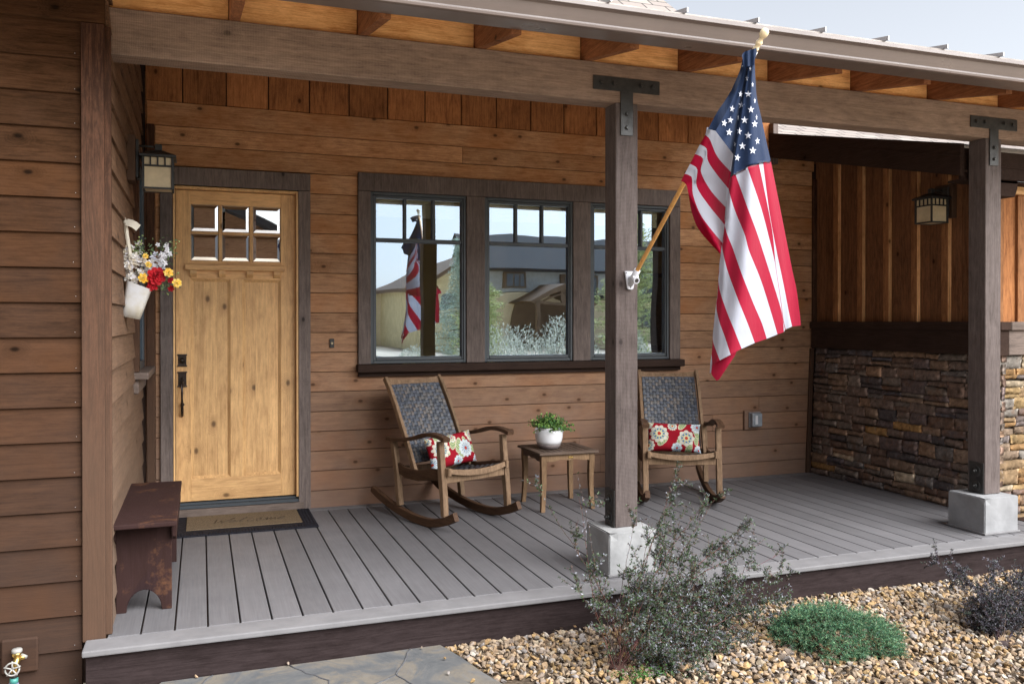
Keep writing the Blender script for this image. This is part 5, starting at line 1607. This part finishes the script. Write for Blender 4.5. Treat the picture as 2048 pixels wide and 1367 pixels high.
def petals(V, F, C, c, n, r_, cols, whorls, per, cup=.5):
    n = n.normalized(); a = n.orthogonal().normalized(); b = n.cross(a)
    for w_ in range(whorls):
        rr = r_*(w_+1)/whorls; lift = (1-(w_+1)/whorls)*r_*cup
        for k in range(per):
            th = 2*PI*(k+.5*w_)/per+R.uniform(-.15, .15); dr = a*math.cos(th)+b*math.sin(th); sd = n.cross(dr)
            col = R.choice(cols); q = R.uniform(.75, 1.2); col = tuple(x*q for x in col)
            o = len(V); wd = rr*.62
            base = c+n*(lift*.3-.001)
            tipz = n*(lift+rr*.28*R.uniform(.2, 1))
            P_ = [base, base+dr*rr*.55+sd*wd*.5+n*lift*.8, base+dr*rr*.95+sd*wd*.42+tipz, base+dr*rr*1.05+tipz*.8, base+dr*rr*.95-sd*wd*.42+tipz, base+dr*rr*.55-sd*wd*.5+n*lift*.8]
            V.extend(P_); C.extend([tuple(x*.55 for x in col)]+[col]*5); F.append([o, o+1, o+2, o+3, o+4, o+5])
V, F, C = [], [], []
WH = [(.78, .76, .74), (.70, .66, .60), (.80, .78, .82), (.66, .58, .46)]
for _ in range(85):
    u, v = R.gauss(272, 15), R.gauss(528, 22)
    if v < 488 or v > 560: continue
    petals(V, F, C, A(u, v, .90+R.uniform(-.05, .03)), Vector((R.uniform(-.2, .8), -1, R.uniform(-.2, .8))), R.uniform(.015, .024), WH, 3, 5)
for _ in range(42):
    t_ = R.random(); u, v = 300+40*t_+R.gauss(0, 6), 545-52*t_+R.gauss(0, 7)
    petals(V, F, C, A(u, v, .88+R.uniform(-.04, .02)), Vector((R.uniform(-.4, .8), -1, R.uniform(-.2, .8))), R.uniform(.011, .017), [(.78, .77, .80), (.70, .70, .74)], 2, 5)
for _ in range(10): petals(V, F, C, A(R.gauss(318, 8), R.gauss(520, 10), .9), Vector((.2, -1, .4)), .015, [(.70, .72, .82)], 2, 5)
for u, v, r_ in ((287, 556, .028), (337, 545, .026), (354, 566, .026), (297, 529, .018), (291, 512, .016)):
    petals(V, F, C, A(u, v, .83), Vector((.25, -1, .25)), r_, [(.85, .58, .10), (.88, .66, .20), (.82, .50, .06)], 5, 7, .6); disc(V, F, C, A(u, v, .818), Vector((.2, -1, .2)), .004, (.25, .28, .04))
petals(V, F, C, A(313, 552, .84), Vector((.25, -1, .2)), .050, [(.42, .012, .02), (.55, .02, .03), (.30, .006, .012)], 6, 8, .7)
petals(V, F, C, A(305, 570, .85), Vector((.1, -1, -.3)), .032, [(.50, .02, .03), (.40, .01, .02)], 4, 6, .6)
petals(V, F, C, A(342, 577, .86), Vector((.3, -1, 0)), .018, [(.40, .01, .02)], 3, 6, .6); petals(V, F, C, A(341, 560, .87), Vector((.3, -1, 0)), .018, [(.35, .01, .02)], 3, 6, .6)
raw('flowers', V, F, M['petal'], fb, cols=C)
V, F, C = [], [], []
for _ in range(170):
    u, v = R.choice(((R.gauss(332, 9), R.gauss(572, 6)), (R.gauss(300, 20), R.gauss(560, 12)), (R.gauss(282, 12), R.gauss(498, 8)), (R.gauss(335, 12), R.gauss(500, 14))))
    k = R.uniform(.6, 1.2); c = R.choice(((.14, .20, .12), (.10, .16, .07), (.20, .26, .10)))
    leafquad(V, F, C, A(u, v, .89), rv()+Vector((.4, 0, .1)), Vector((0, -1, .3))+rv()*.6, R.uniform(.012, .03), .010, tuple(x*k for x in c))
raw('leaves', V, F, M['leaf'], fb, cols=C)
m = MB()
for u0, v0, u1, v1 in ((300, 560, 345, 492), (285, 550, 278, 478), (305, 560, 352, 490), (310, 565, 360, 545), (275, 550, 262, 490)):
    m.tube([A(u0, v0, .90), A((u0+u1)/2+3, (v0+v1)/2, .885), A(u1, v1, .88)], .0013, 5, col=(.16, .24, .08), cap=False)
for u, v in ((278, 474), (276, 482), (282, 488), (352, 487), (358, 483), (356, 546), (273, 490)): m.sphere(A(u, v, .88), .0055, 1, col=(.30, .38, .14))
m.build('stems', M['twig'], fb, recalc=False)

# ================================================================== SMALL WALL ITEMS
ob = empty('outlet_cover', (4.71, YW, .52), label='clear bubble outlet cover on a wooden block right of the far rocking chair', cat='outlet')
m = MB(); m.box((4.619, YW-.026, .432), (4.800, YW-.002, .606), bev=.004, rnd=3); m.build('mounting_block', M['side_x'], ob)
m = MB()
m.box((4.660, YW-.040, .455), (4.782, YW-.0265, .590), bev=.008, seg=2)
m.build('base', plain('outlet_grey', (.22, .23, .25), .4, .4), ob)
m = MB(); m.box((4.668, YW-.080, .462), (4.774, YW-.041, .584), bev=.014, seg=3); m.build('cover', plain('smoked_plastic', (.30, .33, .37), .12, .8), ob)
m = MB(); m.box((4.695, YW-.0835, .485), (4.722, YW-.0805, .565), bev=.001); m.build('receptacle', M['white'], ob)
db = empty('doorbell', (.912, YW, 1.25), label='small dark doorbell button on the wall right of the door', cat='doorbell')
m = MB(); m.box((.896, YW-.012, 1.216), (.930, YW-.002, 1.285), bev=.003); m.build('base', M['iron'], db)
m = MB(); m.lathe([(.009, 0), (.009, .003), (.0001, .0045)], 16, (.913, YW-.012, 1.250), M=RX.to_3x3()); m.build('button', M['cream'], db)

hb = empty('hose_tap', (-.77, -.02, -.05), label='brass hose tap with a white handwheel and teal hose, low on the left wall', cat='tap')
m = MB(); m.box((-.846, -.004, -.112), (-.702, .020, .038), bev=.008, rnd=2); m.build('mounting_block', M['lap_x'], hb)
m = MB()
m.tube([(-.775, -.004, -.035), (-.775, -.03, -.033), (-.775, -.05, -.035), (-.780, -.062, -.055), (-.783, -.064, -.085)], [.020, .016, .015, .013, .012], 14)
m.tube([(-.775, -.036, -.035), (-.745, -.042, -.028)], [.010, .009], 10); m.lathe([(.017, 0), (.019, .004), (.019, .016), (.012, .020)], 16, (-.778, -.035, -.024))
m.build('valve_body', M['brass'], hb)
m = MB(); m.lathe([(.015, 0), (.021, .003), (.021, .014), (.017, .018), (.0001, .019)], 20, (-.777, -.035, -.010)); m.tube([(-.760, -.036, -.02), (-.738, -.044, -.030)], .007, 8); m.build('cap', M['whitepaint'], hb)
m = MB(); c = Vector((-.786, -.088, -.060)); ring = []
for k in range(25):
    a = 2*PI*k/24; ring.append(c+Vector((math.cos(a)*.027, 0, math.sin(a)*.027)))
m.tube(ring, .0036, 8)
for k in range(5):
    a = 2*PI*k/5+.3; m.tube([c, c+Vector((math.cos(a)*.033, 0, math.sin(a)*.033))], [.003, .0036], 6)
m.tube([c+Vector((0, .02, 0)), c], .006, 8)
m.build('handwheel', M['whitepaint'], hb)
m = MB(); m.tube([(-.783, -.064, -.085), (-.783, -.066, -.112)], .011, 14); m.build('thread', M['steel'], hb)
m = MB(); m.tube([(-.783, -.066, -.106), (-.783, -.068, -.128)], .0165, 16); m.build('hose_fitting', M['hose'], hb)
m = MB(); m.tube([(-.783, -.068, -.127), (-.785, -.07, -.150), (-.80, -.08, -.170), (-.86, -.10, -.182)], [.019, .018, .016, .016], 16); m.build('hose', M['hose2'], hb)

# ================================================================== ACROSS THE STREET (seen mirrored in the windows)
def gable(mb, x0, x1, y0, y1, ze, zr_, mat, ov=.4):
    """roof with ridge along x"""
    ym = (y0+y1)/2
    mb.prism([(y0-ov, ze), (ym, zr_), (y1+ov, ze), (y1+ov, ze-.2), (ym, zr_-.25), (y0-ov, ze-.2)], 'x', x0-ov, x1+ov, bev=0, mat=mat)
n1 = empty('house', (24, -48, -.2), label='two-storey tan house across the street with dark roof and gabled timber entry', cat='house')
m = MB(); m.box((16.9, -50, -.2), (31, -42, 3.2), bev=0); m.build('wall', M['tan'], n1)
m = MB(); m.box((16.9, -50, 3.25), (31, -42.05, 5.0), bev=0); m.build('upper_wall', M['tan2'], n1)
m = MB(); gable(m, 16.9, 31, -50, -42, 4.9, 7.0, 0, .7); m.prism([(-42.7, 3.3), (-42.7, 3.1), (-41, 2.7), (-41, 2.9)], 'x', 22, 31, bev=0)
m.build('roof', M['shingle_d'], n1)
for x0, x1, z0, z1 in ((18.0, 19.2, 3.7, 4.6), (22.0, 24.4, 2.5, 4.5), (27, 29, 3.4, 4.6), (26, 28.6, .8, 2.2)):
    m = MB(); m.box((x0-.12, -42.05, z0-.12), (x1+.12, -41.93, z1+.12), bev=0); wv = m.build('window', M['brown'], n1)
    m = MB(); nn_ = 3
    for k in range(nn_): m.box((x0+(x1-x0)*k/nn_+.04, -41.925, z0), (x0+(x1-x0)*(k+1)/nn_-.04, -41.91, z1), bev=0)
    sub(m, 'pane', M['pane_far'], wv)
m = MB()
m.prism([(18.3, 2.35), (20.6, 3.95), (22.9, 2.35), (22.6, 2.20), (20.6, 3.60), (18.6, 2.20)], 'y', -42, -38.6, bev=0)
for x in (18.7, 22.3): m.box((x, -38.9, -.2), (x+.3, -38.6, 2.4), bev=0)
m.box((18.5, -38.95, 2.25), (22.7, -38.7, 2.5), bev=0); m.box((20.5, -38.9, 2.5), (20.7, -38.75, 3.6), bev=0)
m.tube([(19.4, -38.8, 2.5), (20.6, -38.8, 3.3)], .08, 6); m.tube([(21.8, -38.8, 2.5), (20.6, -38.8, 3.3)], .08, 6)
m.build('gabled_porch', M['brown'], n1)
m = MB(); m.box((18.6, -42.0, -.2), (22.6, -41.9, 2.3), bev=0); m.build('door_recess', M['brown'], n1)
n2 = empty('house', (13.5, -40, -.2), label='yellow gabled house across the street, left of the tan one in the reflections', cat='house')
m = MB(); m.prism([(10.7, -.2), (10.7, 3.2), (13.5, 4.9), (14.1, 4.5), (14.1, -.2)], 'y', -44, -36, bev=0); m.build('wall', M['yellow'], n2)
m = MB(); m.prism([(10.2, 3.1), (13.5, 5.18), (14.5, 4.55), (14.5, 4.35), (13.5, 4.94), (10.2, 2.85)], 'y', -44.5, -35.5, bev=0); m.build('roof', M['brown'], n2)
m = MB(); m.box((12.3, -36.0, 1.9), (13.1, -35.95, 2.9), bev=0); m.build('window', M['pane_far'], n2)
n3 = empty('house', (6, -42, -.2), label='low tan house with a brown roof far across the street in the left window reflection', cat='house')
m = MB(); m.prism([(8.2, -.2), (8.2, 2.3), (11.0, 3.15), (12.6, 2.6), (12.6, -.2)], 'y', -50, -44, bev=0); m.build('wall', M['tan'], n3)
m = MB(); m.prism([(7.8, 2.25), (11.0, 3.35), (13.0, 2.6), (13.0, 2.45), (11.0, 3.15), (7.8, 2.05)], 'y', -50.5, -43.5, bev=0); m.build('roof', M['brown'], n3)
m = MB(); m.box((9.2, -44, .9), (10.2, -43.95, 1.8), bev=0); m.build('window', M['pane_far'], n3)
# tall hedge/house mass reflected in the door glass stays natural sky

n4 = empty('garage', (-2.5, -10.5, -.2), label='brown lap-sided garage wing behind the photographer, mirrored in the door panes', cat='garage')
m = MB()
for k in range(20):
    z = -.2+.17*k
    m.prism([(-9.0, z), (-8.985, z), (-9.0, z+.172), (-9.1, z+.172), (-9.1, z)], 'x', -8, 1.55, bev=0)
m.box((-8, -14, -.2), (1.55, -9.11, 3.1), bev=0); m.prism([(1.55, 3.1), (1.55, 3.2), (-3.2, 5.5), (-8, 3.2), (-8, 3.1)], 'y', -14, -9.11, bev=0)
m.build('wall', wood('garage_siding', (.16, .085, .045), (.30, .18, .11), 'x', var=.3, knots=.2), n4)
m = MB(); m.prism([(2.05, 2.98), (-3.2, 5.65), (-3.2, 5.5), (2.0, 2.85)], 'y', -14.3, -8.6, bev=0); m.prism([(-8.5, 2.98), (-3.2, 5.65), (-3.2, 5.5), (-8.5, 2.85)], 'y', -14.3, -8.6, bev=0)
m.build('roof', M['shingle_d'], n4)

def conifer(name, loc, h, r_, cols, label, group, n=13000, droop=.15, openw=.6):
    t = empty(name, loc, label=label, cat='tree', group=group)
    m = MB(); m.tube([Vector(loc), Vector(loc)+Vector((.05, 0, h*.5)), Vector(loc)+Vector((0, 0, h*.97))], [h*.022, h*.014, .01], 8, col=(.12, .085, .06))
    V, F, C = [], [], []
    nb = 90
    for k in range(nb):
        z = h*(.08+.9*(k/nb)); a = k*2.4+R.uniform(-.4, .4)
        L = r_*(1-(z/h)**(1.3 if name == 'spruce_tree' else 3.2))*(.55+.45*min(1, z/h*3))*R.uniform(.55, 1.15)+.06
        d_ = Vector((math.cos(a), math.sin(a), R.uniform(.0, .35)-droop*L))
        p0 = Vector(loc)+Vector((0, 0, z)); p1 = p0+d_*L
        m.tube([p0, p1], [.014, .004], 4, col=(.10, .07, .05), cap=False)
        for _ in range(n//nb):
            t_ = R.random()**.7; p = p0.lerp(p1, t_)+rv()*.13*r_
            c = R.choice(cols); q = R.uniform(.55, 1.25)
            leafquad(V, F, C, p, rv()+d_*.6, rv(), R.uniform(.05, .12), .028, (c[0]*q, c[1]*q, c[2]*q))
    m.build('trunk', M['twig'], t, recalc=False); raw('crown', V, F, M['leaf'], t, cols=C)
    return t
SP = [(.50, .62, .54), (.60, .70, .60), (.40, .54, .42)]; JN = [(.50, .58, .26), (.62, .64, .32), (.40, .48, .22)]
tg = 'trees across the drive'
conifer('spruce_tree', (8.6, -20.0, -.2), 4.4, 1.25, SP, 'blue-green spruce reflected in the left window', tg)
conifer('juniper_tree', (7.55, -14.2, -.2), 2.9, .80, JN, 'olive green juniper reflected at the left of the middle window', tg)
conifer('juniper_tree', (10.6, -11.2, -.2), 4.4, .9, JN, 'tall juniper reflected at the left of the right window', tg)
conifer('juniper_tree', (13.2, -12.6, -.2), 3.9, 1.0, JN, 'bushy juniper reflected at the right of the right window', tg)
conifer('juniper_tree', (5.9, -26.5, -.2), 2.4, .9, JN, 'small yellowish juniper reflected at the far left of the left window', tg)
conifer('spruce_tree', (-6.5, -17, -.2), 6.0, 1.8, SP, 'large spruce across the drive to the left', tg)
conifer('juniper_tree', (17, -15, -.2), 5.0, 1.6, JN, 'broad juniper far right across the drive', tg)
def sage(loc, r_, h, label):
    t = empty('sagebrush', loc, label=label, cat='bush', group='sagebrush along the drive')
    V, F, C = [], [], []
    L0 = Vector(loc)
    for _ in range(4200):
        a = R.uniform(0, 2*PI); rr = math.sqrt(R.random()); z = h*1.12*(1-rr**2.4)*R.uniform(.25, 1.05)
        p = L0+Vector((math.cos(a)*rr*r_, math.sin(a)*rr*r_, z))
        k = R.uniform(.6, 1.25); c = R.choice(((.66, .68, .58), (.56, .60, .50), (.74, .75, .66)))
        leafquad(V, F, C, p, Vector((math.cos(a)*.5, math.sin(a)*.5, 1))+rv()*.5, rv(), R.uniform(.04, .09), .022, (c[0]*k, c[1]*k, c[2]*k))
    m = MB()
    for _ in range(14): m.tube([L0, L0+Vector((R.uniform(-1, 1)*r_*.6, R.uniform(-1, 1)*r_*.6, h*.7))], [.014, .003], 4, col=(.14, .11, .09), cap=False)
    m.build('stems', M['twig'], t, recalc=False); raw('foliage', V, F, M['leaf'], t, cols=C)
sg = [(6.9, -9.3, .75, 1.25), (7.9, -9.6, .8, 1.4), (8.7, -10.6, .9, 1.5), (7.2, -11.5, .9, 1.3), (6.2, -10.8, .7, 1.05), (9.6, -9.4, .8, 1.2), (10.6, -8.9, .8, 1.1), (5.6, -14.5, .7, .8), (11.8, -10.0, .9, 1.2)]
sl2 = ['rounded grey sagebrush nearest the drive', 'tall grey sagebrush in the middle of the row', 'tallest grey sagebrush in the row', 'grey sagebrush behind the middle of the row', 'low grey sagebrush at the left of the row', 'grey sagebrush right of the tallest', 'grey sagebrush below the tall juniper', 'small lone sagebrush by the spruce', 'grey sagebrush at the far right of the row']
for (x, y, r_, h), lb_ in zip(sg, sl2): sage((x, y, -.2), r_, h, lb_)

# ================================================================== LIGHT, SKY, CAMERA
EL, AZ = math.radians(44), math.radians(142)     # wide soft sun set front right as a key to fill the shaded porch
w = bpy.data.worlds.new('World'); sc.world = w; w.use_nodes = True
nt = w.node_tree; nt.nodes.clear()
sky = nt.nodes.new('ShaderNodeTexSky'); sky.sky_type = 'NISHITA'; sky.sun_disc = False
sky.sun_elevation = EL; sky.sun_rotation = AZ; sky.air_density = 1.0; sky.dust_density = 2.0; sky.ozone_density = 1.0
bg = nt.nodes.new('ShaderNodeBackground'); bg.inputs[1].default_value = .24
wo = nt.nodes.new('ShaderNodeOutputWorld'); hs = nt.nodes.new('ShaderNodeHueSaturation'); hs.inputs['Saturation'].default_value = .30; nt.links.new(sky.outputs[0], hs.inputs['Color']); nt.links.new(hs.outputs[0], bg.inputs[0]); nt.links.new(bg.outputs[0], wo.inputs[0])
sd = bpy.data.lights.new('sun', 'SUN'); sd.energy = 11.4; sd.angle = math.radians(64); sd.color = (.96, .97, .98)
so_ = bpy.data.objects.new('sun', sd); COL.objects.link(so_)
sun_dir = Vector((math.sin(AZ)*math.cos(EL), math.cos(AZ)*math.cos(EL), math.sin(EL)))
so_.rotation_euler = (-sun_dir).to_track_quat('-Z', 'Y').to_euler(); so_.location = (0, 0, 20)
cd = bpy.data.cameras.new('camera'); cam = bpy.data.objects.new('camera', cd); COL.objects.link(cam); sc.camera = cam
cam.location = CAM; cam.rotation_euler = (PI/2-PIT, 0, -PSI)
cd.sensor_width = 36; cd.lens = F_PX/2048*36; cd.shift_y = -(683.5-PY)/2048; cd.clip_start = .05; cd.clip_end = 2000
sc.view_settings.view_transform = 'Standard'; sc.view_settings.look = 'None'; sc.view_settings.exposure = 0; sc.view_settings.gamma = 1
sc.cycles.max_bounces = 10; sc.cycles.diffuse_bounces = 5; sc.cycles.glossy_bounces = 4; sc.cycles.transparent_max_bounces = 12
sc.cycles.use_denoising = True
